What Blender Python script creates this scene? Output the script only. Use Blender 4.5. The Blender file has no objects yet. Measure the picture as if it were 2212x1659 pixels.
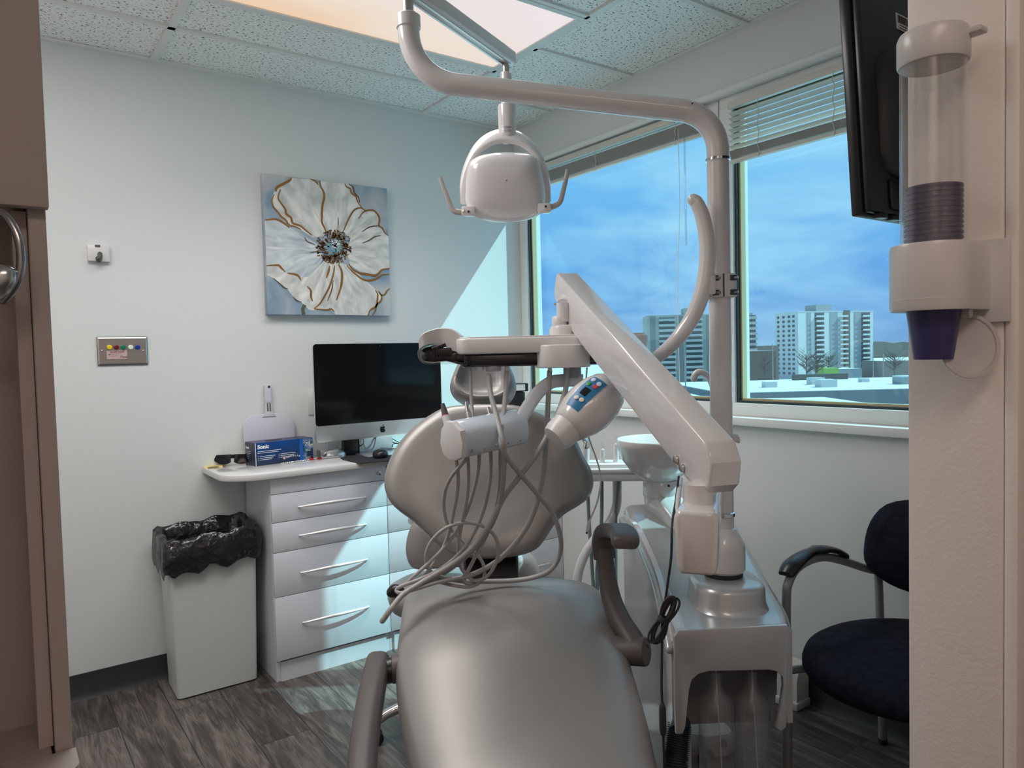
# A dental treatment room seen from its doorway. Units: metres; x along the picture wall, y towards it, z up.
import bpy, bmesh, math, random
from mathutils import Vector as V, Matrix as M
random.seed(7)
sc = bpy.context.scene
COL = sc.collection
PI = math.pi
H = 2.5                                   # ceiling height

# ------------------------------------------------------------------ camera
IMW, IMH, FPX = 2212, 1659, 1576.16
YAW, PITCH, ROLL = 0.6250659, -0.0415766, -0.0248888
CAM = V((-2.375071, -3.229545, 1.290518))
_f = V((math.sin(YAW)*math.cos(PITCH), math.cos(YAW)*math.cos(PITCH), math.sin(PITCH)))
_r = V((math.cos(YAW), -math.sin(YAW), 0)); _u = _r.cross(_f)
CR = _r*math.cos(ROLL) + _u*math.sin(ROLL)
CU = _u*math.cos(ROLL) - _r*math.sin(ROLL)
CF = _f
RH = V((math.cos(YAW), -math.sin(YAW), 0)); FH = V((math.sin(YAW), math.cos(YAW), 0)); Z = V((0, 0, 1))
cd = bpy.data.cameras.new('camera'); cam = bpy.data.objects.new('camera', cd); COL.objects.link(cam)
cd.sensor_width = 36; cd.lens = FPX/IMW*36; cd.clip_start = .02; cd.clip_end = 3000
mm = M.Identity(4)
for i in range(3): mm[i][0] = CR[i]; mm[i][1] = CU[i]; mm[i][2] = -CF[i]; mm[i][3] = CAM[i]
cam.matrix_world = mm
sc.camera = cam

def ray(x, y): return CF + CR*((x-IMW/2)/FPX) - CU*((y-IMH/2)/FPX)
def W(x, y, d): return CAM + ray(x, y)*d                  # sight line x, y at distance d along the view axis
def onp(x, y, p, n):                                      # where that sight line meets a plane
    d = ray(x, y); return CAM + d*((V(p)-CAM).dot(n)/d.dot(n))
def onx(x, y, X): return onp(x, y, (X, 0, 0), V((1, 0, 0)))
def ony(x, y, Y): return onp(x, y, (0, Y, 0), V((0, 1, 0)))
def onz(x, y, zz): return onp(x, y, (0, 0, zz), Z)

# ------------------------------------------------------------------ materials
def S(r, g, b):
    f = lambda c: (c/255/12.92) if c/255 <= .04045 else ((c/255+.055)/1.055)**2.4
    return (f(r), f(g), f(b))
MATS = {}
def mat(name, col, rough=.5, metal=0., spec=.5, coat=0., **k):
    m = bpy.data.materials.new(name); m.use_nodes = True
    b = m.node_tree.nodes['Principled BSDF']
    b.inputs['Base Color'].default_value = (*col, 1); b.inputs['Roughness'].default_value = rough
    b.inputs['Metallic'].default_value = metal; b.inputs['Specular IOR Level'].default_value = spec
    b.inputs['Coat Weight'].default_value = coat; b.inputs['Coat Roughness'].default_value = .05
    MATS[name] = m
    return m
def nodes(m): return m.node_tree.nodes, m.node_tree.links, m.node_tree.nodes['Principled BSDF']
def N(nt, t, **k):
    n = nt.nodes.new(t)
    for a, v in k.items():
        if hasattr(n, a) and a not in ('inputs',): setattr(n, a, v)
    return n
def bump(m, scale, strength, dist=.001, detail=3):
    nt = m.node_tree; b = nt.nodes['Principled BSDF']
    tc = N(nt, 'ShaderNodeTexCoord'); no = N(nt, 'ShaderNodeTexNoise'); bu = N(nt, 'ShaderNodeBump')
    no.inputs['Scale'].default_value = scale; no.inputs['Detail'].default_value = detail
    bu.inputs['Strength'].default_value = strength; bu.inputs['Distance'].default_value = dist
    nt.links.new(tc.outputs['Object'], no.inputs['Vector']); nt.links.new(no.outputs['Fac'], bu.inputs['Height'])
    nt.links.new(bu.outputs['Normal'], b.inputs['Normal'])
    return m
def clear(name, tint, f0=.04, f1=.7, rough=.02, haze=None):
    """thin clear sheet: lets light through with a tint and mirrors more at grazing angles"""
    m = bpy.data.materials.new(name); m.use_nodes = True; nt = m.node_tree; nt.nodes.clear()
    o = N(nt, 'ShaderNodeOutputMaterial'); t = N(nt, 'ShaderNodeBsdfTransparent'); g = N(nt, 'ShaderNodeBsdfGlossy')
    lw = N(nt, 'ShaderNodeLayerWeight'); pw = N(nt, 'ShaderNodeMath', operation='POWER'); ma = N(nt, 'ShaderNodeMath', operation='MULTIPLY_ADD')
    mx = N(nt, 'ShaderNodeMixShader')
    t.inputs[0].default_value = (*tint, 1); g.inputs['Roughness'].default_value = rough; g.inputs['Color'].default_value = (1, 1, 1, 1)
    lw.inputs['Blend'].default_value = .5; pw.inputs[1].default_value = 4.; ma.inputs[1].default_value = f1; ma.inputs[2].default_value = f0
    L = nt.links.new
    L(lw.outputs['Facing'], pw.inputs[0]); L(pw.outputs[0], ma.inputs[0]); L(ma.outputs[0], mx.inputs[0])
    L(t.outputs[0], mx.inputs[1]); L(g.outputs[0], mx.inputs[2])
    last = mx
    if haze:
        df = N(nt, 'ShaderNodeBsdfDiffuse'); df.inputs[0].default_value = (*haze[0], 1); m2 = N(nt, 'ShaderNodeMixShader'); m2.inputs[0].default_value = haze[1]
        L(mx.outputs[0], m2.inputs[1]); L(df.outputs[0], m2.inputs[2]); last = m2
    L(last.outputs[0], o.inputs[0])
    MATS[name] = m
    return m

# ------------------------------------------------------------------ mesh builder
class MB:
    def __init__(s): s.v = []; s.f = []; s.mi = []
    def add(s, vs, fs, mi=0):
        o = len(s.v); s.v += [V(v) for v in vs]; s.f += [tuple(i+o for i in f) for f in fs]; s.mi += [mi]*len(fs)
        return s
    def addbm(s, bm, mi=0, T=None):
        bm.verts.index_update(); vs = [(T @ v.co) if T else v.co.copy() for v in bm.verts]
        s.add(vs, [[v.index for v in f.verts] for f in bm.faces], mi); bm.free(); return s
    def box(s, lo, hi, bev=0., T=None, mi=0, seg=2):
        bm = bmesh.new(); bmesh.ops.create_cube(bm, size=1)
        lo, hi = V(lo), V(hi)
        for v in bm.verts: v.co = V([lo[i]+(hi[i]-lo[i])*(v.co[i]+.5) for i in range(3)])
        if bev: bmesh.ops.bevel(bm, geom=bm.edges[:], offset=bev, segments=seg, affect='EDGES', profile=.5)
        return s.addbm(bm, mi, T)
    def cbox(s, c, sz, bev=0., T=None, mi=0, seg=2):
        c, sz = V(c), V(sz); return s.box(c-sz/2, c+sz/2, bev, T, mi, seg)
    def prism(s, pts, T, t0, t1, bev=0., mi=0, seg=2):
        """outline pts (2D, counter clockwise) in T's xy plane, from t0 to t1 along T's z"""
        bm = bmesh.new(); n = len(pts)
        a = [bm.verts.new((p[0], p[1], t0)) for p in pts]; b = [bm.verts.new((p[0], p[1], t1)) for p in pts]
        bm.faces.new(a[::-1]); bm.faces.new(b)
        for i in range(n): bm.faces.new((a[i], a[(i+1) % n], b[(i+1) % n], b[i]))
        bmesh.ops.recalc_face_normals(bm, faces=bm.faces[:])
        if bev:
            ed = [e for e in bm.edges if abs(e.verts[0].co.z-e.verts[1].co.z) < 1e-7]
            bmesh.ops.bevel(bm, geom=ed, offset=bev, segments=seg, affect='EDGES', profile=.5)
        return s.addbm(bm, mi, T)
    def rings(s, rs, closed=True, cap0=True, cap1=True, mi=0):
        n = len(rs[0]); vs = [p for r in rs for p in r]; fs = []
        for i in range(len(rs)-1):
            for j in range(n if closed else n-1):
                k = (j+1) % n; fs.append((i*n+j, i*n+k, (i+1)*n+k, (i+1)*n+j))
        if cap0: fs.append(tuple(range(n))[::-1])
        if cap1: fs.append(tuple((len(rs)-1)*n+j for j in range(n)))
        return s.add(vs, fs, mi)
    def lathe(s, prof, T=None, n=24, mi=0, cap=True):
        T = T or M.Identity(4)
        rs = [[T @ V((r*math.cos(2*PI*j/n), r*math.sin(2*PI*j/n), z)) for j in range(n)] for r, z in prof]
        return s.rings(rs, True, cap, cap, mi)
    def tube(s, pts, r, n=12, sub=6, mi=0, cap=True, round_end=True):
        ps = smooth(pts, sub) if sub else [V(p) for p in pts]
        rr = r if callable(r) else (lambda t: r)
        m = len(ps); tan = []
        for i in range(m): tan.append((ps[min(i+1, m-1)]-ps[max(i-1, 0)]).normalized())
        up = Z if abs(tan[0].z) < .9 else V((1, 0, 0))
        x = tan[0].cross(up).normalized(); rs = []
        for i in range(m):
            x = (x-tan[i]*x.dot(tan[i])).normalized(); y = tan[i].cross(x)
            q = rr(i/(m-1))
            rs.append([ps[i]+(x*math.cos(2*PI*j/n)+y*math.sin(2*PI*j/n))*q for j in range(n)])
        if round_end:
            def endring(i, sgn):
                out = []
                c = sum(rs[i], V((0, 0, 0)))/n; q = (rs[i][0]-c).length
                for a in (.45, .8, .97):
                    out.append([c+(p-c)*math.sqrt(1-a*a)+tan[i]*sgn*q*a for p in rs[i]])
                return out
            rs = endring(0, -1)[::-1]+rs+endring(-1 if False else m-1, 1)
        return s.rings(rs, True, cap, cap, mi)
    def cyl(s, a, b, r, n=16, mi=0, bev=0.):
        a, b = V(a), V(b); T = frame(a, (b-a)); h = (b-a).length
        if bev: pr = [(r-bev, 0), (r-bev*.3, bev*.3), (r, bev), (r, h-bev), (r-bev*.3, h-bev*.3), (r-bev, h)]
        else: pr = [(r, 0), (r, h)]
        return s.lathe(pr, T, n, mi)
    def quadstrip(s, pts, w, nrm, off=0., th=.0006, mi=0):
        """a flat ribbon of width w (float or function of 0..1) along pts in the plane with normal nrm"""
        m = len(pts); ww = w if callable(w) else (lambda t: w); A = []; B = []
        for i in range(m):
            t = (pts[min(i+1, m-1)]-pts[max(i-1, 0)]).normalized(); sd = nrm.cross(t)*(ww(i/(m-1))/2)
            A.append(pts[i]+sd+nrm*off); B.append(pts[i]-sd+nrm*off)
        rs = [[A[i], A[i]+nrm*th, B[i]+nrm*th, B[i]] for i in range(m)]
        return s.rings(rs, True, True, True, mi)
    def pillow(s, pts, nrm, front, back, mi=0):
        """cushion with outline pts: front and back are lists of (inset factor, height along nrm)"""
        c = sum(pts, V((0, 0, 0)))/len(pts)
        rs = [[c+(p-c)*k+nrm*h for p in pts] for k, h in back[::-1]] + [[c+(p-c)*k+nrm*h for p in pts] for k, h in front]
        return s.rings(rs, True, True, True, mi)

def smooth(pts, sub=6):
    P = [V(p) for p in pts]; out = []
    if len(P) < 3: return [P[0].lerp(P[-1], i/max(1, sub)) for i in range(sub+1)]
    for i in range(len(P)-1):
        a = P[i-1] if i else P[0]*2-P[1]; b = P[i]; c = P[i+1]; d = P[i+2] if i+2 < len(P) else P[-1]*2-P[-2]
        for k in range(sub):
            t = k/sub
            out.append(.5*((2*b)+(c-a)*t+(2*a-5*b+4*c-d)*t*t+(3*b-a-3*c+d)*t**3))
    out.append(P[-1]); return out
def closed_smooth(pts, sub=5):
    P = [V(p) for p in pts]; n = len(P); out = []
    for i in range(n):
        a, b, c, d = P[i-1], P[i], P[(i+1) % n], P[(i+2) % n]
        for k in range(sub):
            t = k/sub; out.append(.5*((2*b)+(c-a)*t+(2*a-5*b+4*c-d)*t*t+(3*b-a-3*c+d)*t**3))
    return out
def frame(o, z, x=None):
    z = V(z).normalized()
    x = V(x) if x is not None else (V((1, 0, 0)) if abs(z.x) < .9 else V((0, 1, 0)))
    x = (x-z*x.dot(z)).normalized(); y = z.cross(x); T = M.Identity(4)
    for i in range(3): T[i][0] = x[i]; T[i][1] = y[i]; T[i][2] = z[i]; T[i][3] = o[i]
    return T
def level(o, yaw=0.):                      # axes: right, away, up as seen from the doorway, turned by yaw
    return M.Translation(V(o)) @ M.Rotation(-YAW+yaw, 4, 'Z')
def rr(w, h, r, seg=5):
    out = []
    for cx, cy, a in ((w/2-r, h/2-r, 0), (-w/2+r, h/2-r, PI/2), (-w/2+r, -h/2+r, PI), (w/2-r, -h/2+r, 3*PI/2)):
        for i in range(seg+1):
            t = a+PI/2*i/seg; out.append((cx+r*math.cos(t), cy+r*math.sin(t)))
    return out
def disc(r, n=20, cx=0, cy=0, ry=None): return [(cx+r*math.cos(2*PI*i/n), cy+(ry or r)*math.sin(2*PI*i/n)) for i in range(n)]

ORG = {}
def build(name, mb, mats, parent=None, ang=38, label=None):
    """link mb as ONE mesh object; a part's mesh is kept relative to its parent"""
    me = bpy.data.meshes.new(name); o0 = ORG.get(parent.name, V((0, 0, 0))) if parent else None
    if parent is None:
        lo = V([min(v[i] for v in mb.v) for i in range(3)]); hi = V([max(v[i] for v in mb.v) for i in range(3)])
        o0 = V(((lo.x+hi.x)/2, (lo.y+hi.y)/2, lo.z))
    me.from_pydata([v-o0 for v in mb.v], [], mb.f)
    if not isinstance(mats, (list, tuple)): mats = [mats]
    for m in mats: me.materials.append(m)
    for p, i in zip(me.polygons, mb.mi): p.material_index = i
    bm = bmesh.new(); bm.from_mesh(me); bmesh.ops.recalc_face_normals(bm, faces=bm.faces[:]); bm.to_mesh(me); bm.free()
    if ang:
        me.shade_smooth(); me.set_sharp_from_angle(angle=math.radians(ang))
    o = bpy.data.objects.new(name, me); COL.objects.link(o)
    if parent is not None: o.parent = parent; ORG[o.name] = o0
    else: o.location = o0; ORG[o.name] = o0
    if label: o['label'] = label
    return o
def thing(name, label, cat, loc, group=None):
    o = bpy.data.objects.new(name, None); COL.objects.link(o); o.location = V(loc); o.empty_display_size = .05
    ORG[o.name] = V(loc); return tag(o, label, cat, group)
def tag(o, label, cat, group=None):
    o['label'] = label; o['category'] = cat
    if group: o['group'] = group
    return o
def struct(name, mb, mats, parent=None, ang=38):
    o = build(name, mb, mats, parent, ang)
    if parent is None: o['kind'] = 'structure'
    return o
def dup(root, delta, label=None):
    r = root.copy(); COL.objects.link(r); r.location = root.location+V(delta)
    if label: r['label'] = label
    for ch in list(root.children):
        c = ch.copy(); COL.objects.link(c); c.parent = r
        for g in list(ch.children):
            d = g.copy(); COL.objects.link(d); d.parent = c
    return r
def lettering(name, txt, size, T, m, parent, align='LEFT', ext=.0003, bold=0., shear=0., sx=1.):
    cu = bpy.data.curves.new(name, 'FONT'); cu.body = txt; cu.size = size; cu.align_x = align; cu.extrude = ext; cu.offset = bold; cu.shear = shear
    cu.resolution_u = 3
    t = bpy.data.objects.new(name, cu); COL.objects.link(t)
    bpy.context.view_layer.update()
    me = bpy.data.meshes.new_from_object(t.evaluated_get(bpy.context.evaluated_depsgraph_get()))
    bpy.data.objects.remove(t); bpy.data.curves.remove(cu)
    mb = MB(); TT = T @ M.Diagonal((sx, 1, 1, 1))
    mb.add([TT @ v.co for v in me.vertices], [list(p.vertices) for p in me.polygons]); bpy.data.meshes.remove(me)
    return build(name, mb, m, parent, 0)
# ------------------------------------------------------------------ the materials
wall_m = bump(mat('wall_paint', (.70, .725, .72), .62, spec=.3), 260, .12, .0006)
wallB_m = bump(mat('window_wall_paint', (.75, .745, .725), .62, spec=.3), 260, .12, .0006)
part_m = bump(mat('partition_paint', (.84, .79, .755), .42, spec=.45), 170, .35, .0015)
white_gloss = mat('white_enamel', (.70, .675, .675), .16, spec=.5, coat=.4)
white_plastic = mat('white_plastic', (.68, .665, .665), .3)
lacquer = mat('cabinet_lacquer', (.72, .76, .82), .14, spec=.5, coat=.3)
countertop_m = mat('countertop', (.70, .70, .69), .06, spec=.6, coat=.5)
frame_white = mat('window_frame_white', (.80, .80, .78), .3)
black_plastic = mat('black_plastic', (.012, .012, .014), .3)
black_gloss = mat('black_gloss', (.006, .006, .008), .06, coat=.4)
black_rubber = mat('black_rubber', (.02, .02, .021), .6)
chrome = mat('chrome', (.75, .75, .76), .1, metal=1)
steel = mat('brushed_steel', (.55, .52, .5), .32, metal=1)
silver_paint = mat('silver_paint', (.47, .47, .475), .3, metal=.35, coat=.5)
alu = mat('aluminium', (.74, .76, .78), .28, metal=.85)
vinyl = bump(mat('pearl_grey_vinyl', (.30, .285, .276), .36, metal=.32, spec=.5), 900, .06, .0004)
armrest_m = mat('brown_grey_armrest', (.10, .085, .083), .48)
hose_m = mat('grey_hose', (.37, .365, .36), .42)
navy = mat('navy_fabric', (.012, .014, .024), .92, spec=.15)
chair_frame = mat('grey_chair_frame', (.30, .30, .305), .38, metal=.2)
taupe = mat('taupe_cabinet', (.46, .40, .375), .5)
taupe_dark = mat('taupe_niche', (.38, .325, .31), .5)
blind_m = mat('blind_slat', (.66, .62, .55), .4)
gold_m = mat('gold_spacer', (.62, .52, .30), .35, metal=.4)
gasket_m = mat('gasket', (.03, .045, .05), .5)
base_m = bump(mat('rubber_baseboard', (.035, .037, .043), .42), 60, .1)
bag_m = mat('bin_bag', (.012, .012, .015), .22, spec=.6)
bin_m = mat('bin_plastic', (.60, .635, .62), .4)
violet_grey = mat('pale_lilac_plastic', (.60, .60, .68), .35)
blue_pad = mat('keypad_blue', S(45, 120, 170), .35)
cup_m = mat('purple_cup', (.048, .042, .15), .32)
glass_m = clear('window_glass', (.69, .965, 1.0), .05, .55)
acrylic = clear('clear_acrylic', (.97, .965, .96), .05, .75, .04, ((.8, .78, .76), .03))
frosted = clear('frosted_plastic', (.85, .84, .84), .04, .4, .2, ((.7, .68, .68), .45))
bottle_m = clear('clear_bottle', (.88, .88, .89), .07, .6, .06, ((.62, .62, .64), .13))
cupglass = clear('clear_canister', (.86, .88, .9), .08, .7, .04)
snow = mat('snow', (.62, .63, .64), .8)

# navy fabric with a faint woven motif
nt = navy.node_tree; b = nt.nodes['Principled BSDF']
tc = N(nt, 'ShaderNodeTexCoord'); vo = N(nt, 'ShaderNodeTexVoronoi'); vo.inputs['Scale'].default_value = 45
rp = N(nt, 'ShaderNodeValToRGB'); rp.color_ramp.elements[0].color = (.020, .023, .036, 1); rp.color_ramp.elements[1].color = (.009, .010, .019, 1)
nt.links.new(tc.outputs['Object'], vo.inputs['Vector']); nt.links.new(vo.outputs['Distance'], rp.inputs[0]); nt.links.new(rp.outputs[0], b.inputs['Base Color'])
bu = N(nt, 'ShaderNodeBump'); bu.inputs['Strength'].default_value = .35; bu.inputs['Distance'].default_value = .002
nt.links.new(vo.outputs['Distance'], bu.inputs['Height']); nt.links.new(bu.outputs[0], b.inputs['Normal'])

# crinkled bag
bump(bag_m, 13, .9, .03, 3)

# ceiling tile with dark fissures
tile_m = mat('ceiling_tile', (.7, .7, .69), .9, spec=.1)
nt = tile_m.node_tree; b = nt.nodes['Principled BSDF']; L = nt.links.new
tc = N(nt, 'ShaderNodeTexCoord'); mp = N(nt, 'ShaderNodeMapping'); mp.inputs['Scale'].default_value = (1, 1.5, 1)
no = N(nt, 'ShaderNodeTexNoise'); no.inputs['Scale'].default_value = 85; no.inputs['Detail'].default_value = 2.5; no.inputs['Roughness'].default_value = .65
rp = N(nt, 'ShaderNodeValToRGB'); e = rp.color_ramp.elements; e[0].position = .372; e[0].color = (.07, .07, .066, 1); e[1].position = .415; e[1].color = (.88, .885, .87, 1)
L(tc.outputs['Object'], mp.inputs[0]); L(mp.outputs[0], no.inputs['Vector']); L(no.outputs['Fac'], rp.inputs[0]); L(rp.outputs[0], b.inputs['Base Color'])
bu = N(nt, 'ShaderNodeBump'); bu.inputs['Strength'].default_value = .5; bu.inputs['Distance'].default_value = .003; L(rp.outputs[0], bu.inputs['Height']); L(bu.outputs[0], b.inputs['Normal'])
tee_m = mat('ceiling_grid', (.74, .75, .73), .45)

# grey-brown wood plank floor, planks along y
floor_m = mat('wood_plank', (.1, .09, .08), .42, spec=.45)
nt = floor_m.node_tree; b = nt.nodes['Principled BSDF']; L = nt.links.new
tc = N(nt, 'ShaderNodeTexCoord'); mp = N(nt, 'ShaderNodeMapping'); mp.inputs['Rotation'].default_value = (0, 0, PI/2); mp.inputs['Location'].default_value = (.35, .035, 0)
br = N(nt, 'ShaderNodeTexBrick'); br.offset = .37; br.inputs['Scale'].default_value = 1; br.inputs['Mortar Size'].default_value = .0014; br.inputs['Mortar Smooth'].default_value = .3
br.inputs['Brick Width'].default_value = 1.22; br.inputs['Row Height'].default_value = .178; br.inputs['Bias'].default_value = 0
br.inputs['Color1'].default_value = (.0, .0, .0, 1); br.inputs['Color2'].default_value = (1, 1, 1, 1); br.inputs['Mortar'].default_value = (.0, .0, .0, 1)
L(tc.outputs['Object'], mp.inputs[0]); L(mp.outputs[0], br.inputs['Vector'])
m2 = N(nt, 'ShaderNodeMapping'); m2.inputs['Scale'].default_value = (9, 1.1, 1); ad = N(nt, 'ShaderNodeVectorMath', operation='ADD'); sc3 = N(nt, 'ShaderNodeVectorMath', operation='SCALE'); sc3.inputs['Scale'].default_value = 7.3
L(br.outputs['Color'], sc3.inputs[0]); L(tc.outputs['Object'], ad.inputs[0]); L(sc3.outputs[0], ad.inputs[1]); L(ad.outputs[0], m2.inputs[0])
n1 = N(nt, 'ShaderNodeTexNoise'); n1.inputs['Scale'].default_value = 3.2; n1.inputs['Detail'].default_value = 7; n1.inputs['Roughness'].default_value = .62; n1.inputs['Distortion'].default_value = 1.1
L(m2.outputs[0], n1.inputs['Vector'])
m3 = N(nt, 'ShaderNodeMapping'); m3.inputs['Scale'].default_value = (60, 2.5, 1); L(ad.outputs[0], m3.inputs[0])
n2 = N(nt, 'ShaderNodeTexNoise'); n2.inputs['Scale'].default_value = 4; n2.inputs['Detail'].default_value = 4; L(m3.outputs[0], n2.inputs['Vector'])
mx = N(nt, 'ShaderNodeMath', operation='MULTIPLY_ADD'); mx.inputs[1].default_value = .35; L(n2.outputs['Fac'], mx.inputs[0]); L(n1.outputs['Fac'], mx.inputs[2])
m4 = N(nt, 'ShaderNodeMath', operation='MULTIPLY_ADD'); m4.inputs[1].default_value = .16; L(br.outputs['Color'], m4.inputs[0]); L(mx.outputs[0], m4.inputs[2])
rp = N(nt, 'ShaderNodeValToRGB'); e = rp.color_ramp.elements; e[0].position = .46; e[0].color = (.016, .013, .012, 1); e[1].position = .98; e[1].color = (.19, .165, .15, 1)
k = e.new(.72); k.color = (.072, .059, .053, 1)
L(m4.outputs[0], rp.inputs[0])
mm2 = N(nt, 'ShaderNodeMix', data_type='RGBA'); mm2.inputs[7].default_value = (.012, .010, .009, 1)
L(br.outputs['Fac'], mm2.inputs[0]); L(rp.outputs[0], mm2.inputs[6]); L(mm2.outputs[2], b.inputs['Base Color'])
bu = N(nt, 'ShaderNodeBump'); bu.inputs['Strength'].default_value = .25; bu.inputs['Distance'].default_value = .002; L(mx.outputs[0], bu.inputs['Height']); L(bu.outputs[0], b.inputs['Normal'])

# ceiling light lens: ribbed, gives off light, warmer away from its tubes
lens_m = bpy.data.materials.new('light_lens'); lens_m.use_nodes = True; nt = lens_m.node_tree; nt.nodes.clear(); L = nt.links.new
o = N(nt, 'ShaderNodeOutputMaterial'); em = N(nt, 'ShaderNodeEmission'); tc = N(nt, 'ShaderNodeTexCoord'); sp = N(nt, 'ShaderNodeSeparateXYZ')
gl = N(nt, 'ShaderNodeBsdfGlossy'); gl.inputs['Roughness'].default_value = .25
L(tc.outputs['Object'], sp.inputs[0])
mp = N(nt, 'ShaderNodeMapping'); mp.inputs['Scale'].default_value = (.9, 2.4, 1); nz = N(nt, 'ShaderNodeTexNoise'); nz.inputs['Scale'].default_value = 1.6; nz.inputs['Detail'].default_value = 2
L(tc.outputs['Object'], mp.inputs[0]); L(mp.outputs[0], nz.inputs['Vector'])
a1 = N(nt, 'ShaderNodeMath', operation='MULTIPLY_ADD'); a1.inputs[1].default_value = -.95; a1.inputs[2].default_value = .46; L(sp.outputs['Y'], a1.inputs[0])   # nearer the window side edge: warmer
a2 = N(nt, 'ShaderNodeMath', operation='MULTIPLY_ADD'); a2.inputs[1].default_value = .30; L(sp.outputs['X'], a2.inputs[0]); L(a1.outputs[0], a2.inputs[2])
a3 = N(nt, 'ShaderNodeMath', operation='MULTIPLY_ADD'); a3.inputs[1].default_value = .5; L(nz.outputs['Fac'], a3.inputs[0]); L(a2.outputs[0], a3.inputs[2])
rp = N(nt, 'ShaderNodeValToRGB'); e = rp.color_ramp.elements; e[0].position = .30; e[0].color = (.98, .66, .43, 1); e[1].position = .90; e[1].color = (.98, .89, .89, 1); k = e.new(.56); k.color = (1.0, .86, .72, 1)
L(a3.outputs[0], rp.inputs[0])
ck = N(nt, 'ShaderNodeTexVoronoi'); ck.inputs['Scale'].default_value = 120; ck.inputs['Randomness'].default_value = 0.; L(tc.outputs['Object'], ck.inputs['Vector'])
cm = N(nt, 'ShaderNodeMapRange'); cm.inputs[1].default_value = 0; cm.inputs[2].default_value = .6; cm.inputs[3].default_value = 1.06; cm.inputs[4].default_value = .84; L(ck.outputs['Distance'], cm.inputs[0])
L(cm.outputs[0], em.inputs['Strength']); L(rp.outputs[0], em.inputs['Color'])
ads = N(nt, 'ShaderNodeMixShader'); ads.inputs[0].default_value = .04; L(em.outputs[0], ads.inputs[1]); L(gl.outputs[0], ads.inputs[2]); L(ads.outputs[0], o.inputs[0])
# ------------------------------------------------------------------ the setting
XL, YB = -3.1, -4.7                        # far left wall, corridor end wall
struct('floor', MB().box((XL-.1, YB-.1, -.12), (.25, .1, 0)), floor_m)
struct('wall_back', MB().box((XL-.1, 0, -.1), (.0, .1, H+.1)), wall_m)
struct('wall_left', MB().box((XL-.1, YB, 0), (XL, 0, H+.1)), part_m)
struct('wall_corridor', MB().box((XL, YB-.1, 0), (.2, YB, H+.1)), part_m)
ZS, ZT = 1.024, 2.275                      # window opening
mb = MB().box((0, YB, 0), (.14, .1, ZS-.03)).box((0, YB, ZT), (.14, .1, H+.1)).box((0, YB, ZS-.03), (.14, -2.30, ZT)).box((0, .0, ZS-.03), (.14, .1, ZT))  # unseen solid stretch beyond window two, added to keep sun off the armchair
struct('wall_right', mb, wallB_m)
struct('trim_1', MB().tube([(-.001, -.004, ZT+.012), (-.001, -2.30, ZT+.012)], .016, 12, 1), frame_white)     # rounded head edge
struct('trim_2', MB().box((-.035, -2.74, ZS-.032), (.075, 0.0, ZS), .004), frame_white)                     # sill board
# partition by the doorway
PX, PY0, PY1 = -1.375, -2.862, -2.748
struct('wall_front', MB().box((PX, PY0, 0), (-.002, PY1, H), .004), part_m)
struct('trim_3', MB().box((PX-.0, PY0-.016, 0), (PX+.10, PY0, 2.12), .004), part_m)

def baseboard(name, a, b, n):
    a, b, n = V(a), V(b), V(n); t = (b-a).normalized(); prof = [(0, 0), (.016, 0), (.012, .006), (.0045, .022), (.004, .1), (0, .1)]
    mb = MB(); mb.rings([[p+n*u+Z*w for u, w in prof] for p in (a, b)]); return struct(name, mb, base_m)
baseboard('baseboard_back', (XL, 0, 0), (-1.487, 0, 0), (0, -1, 0))
baseboard('baseboard_right', (0, -.36, 0), (0, -2.74, 0), (-1, 0, 0))

# ceiling with its grid
cl = struct('ceiling', MB().box((XL-.1, YB-.1, H), (.2, .1, H+.06)), tile_m)
g = MB(); ZG = H-.009
def tee(a, b, w=.024): g.box((min(a[0], b[0])-(w/2 if a[0] == b[0] else 0), min(a[1], b[1])-(w/2 if a[1] == b[1] else 0), ZG), (max(a[0], b[0])+(w/2 if a[0] == b[0] else 0), max(a[1], b[1])+(w/2 if a[1] == b[1] else 0), H+.001))
for x in (-.555, -1.775, -2.995): tee((x, YB), (x, 0), .026)
for y in (-.356, -.645, -1.235, -1.82, -2.4): tee((-1.775, y), (-.555, y))
for y in (-.356, -.915, -1.515, -2.1): tee((-.555, y), (0, y))
for y in (-.356, -.965, -1.575, -2.18): tee((-2.995, y), (-1.775, y))
for y in (-3.2, -3.8, -4.4): tee((XL, y), (0, y))
struct('ceiling_grid', g, tee_m, cl)
g = MB().box((XL, -.022, H-.010), (0, 0, H-.001)).box((-.022, PY1, H-.010), (0, 0, H-.001))
struct('trim_4', g, tee_m)

# ------------------------------------------------------------------ windows
GX = .078
def window(idx, y0, y1):
    m = MB(); fw = .058
    Y0, Y1 = y0, y1
    zt, zb = ZT, ZS
    m.box((.03, Y1, zb), (.13, Y0, zb+.05), .003).box((.03, Y1, zt-.04), (.13, Y0, zt), .003)
    m.box((.031, Y0-fw, zb+.05), (.129, Y0, zt-.04)).box((.031, Y1, zb+.05), (.129, Y1+fw, zt-.04))
    w = struct('window_%d' % idx, m, frame_white)
    a0, a1, b0, b1 = Y0-fw, Y1+fw, zb+.05, zt-.04
    def ring(t0, t1, x0, x1):
        q = MB()
        q.box((x0, a1+t0, b0+t0), (x1, a0-t0, b0+t1)).box((x0, a1+t0, b1-t1), (x1, a0-t0, b1-t0))
        q.box((x0, a0-t1, b0+t1), (x1, a0-t0, b1-t1)).box((x0, a1+t0, b0+t1), (x1, a1+t1, b1-t1)); return q
    build('gasket', ring(-.002, .009, .045, .072), gasket_m, w)
    build('spacer', ring(.007, .017, .060, .088), gold_m, w)
    build('pane', MB().box((GX-.003, a1, b0), (GX+.003, a0, b1)), glass_m, w)
    return w
window(1, -.002, -1.34)
window(2, -1.345, -2.30)

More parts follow.
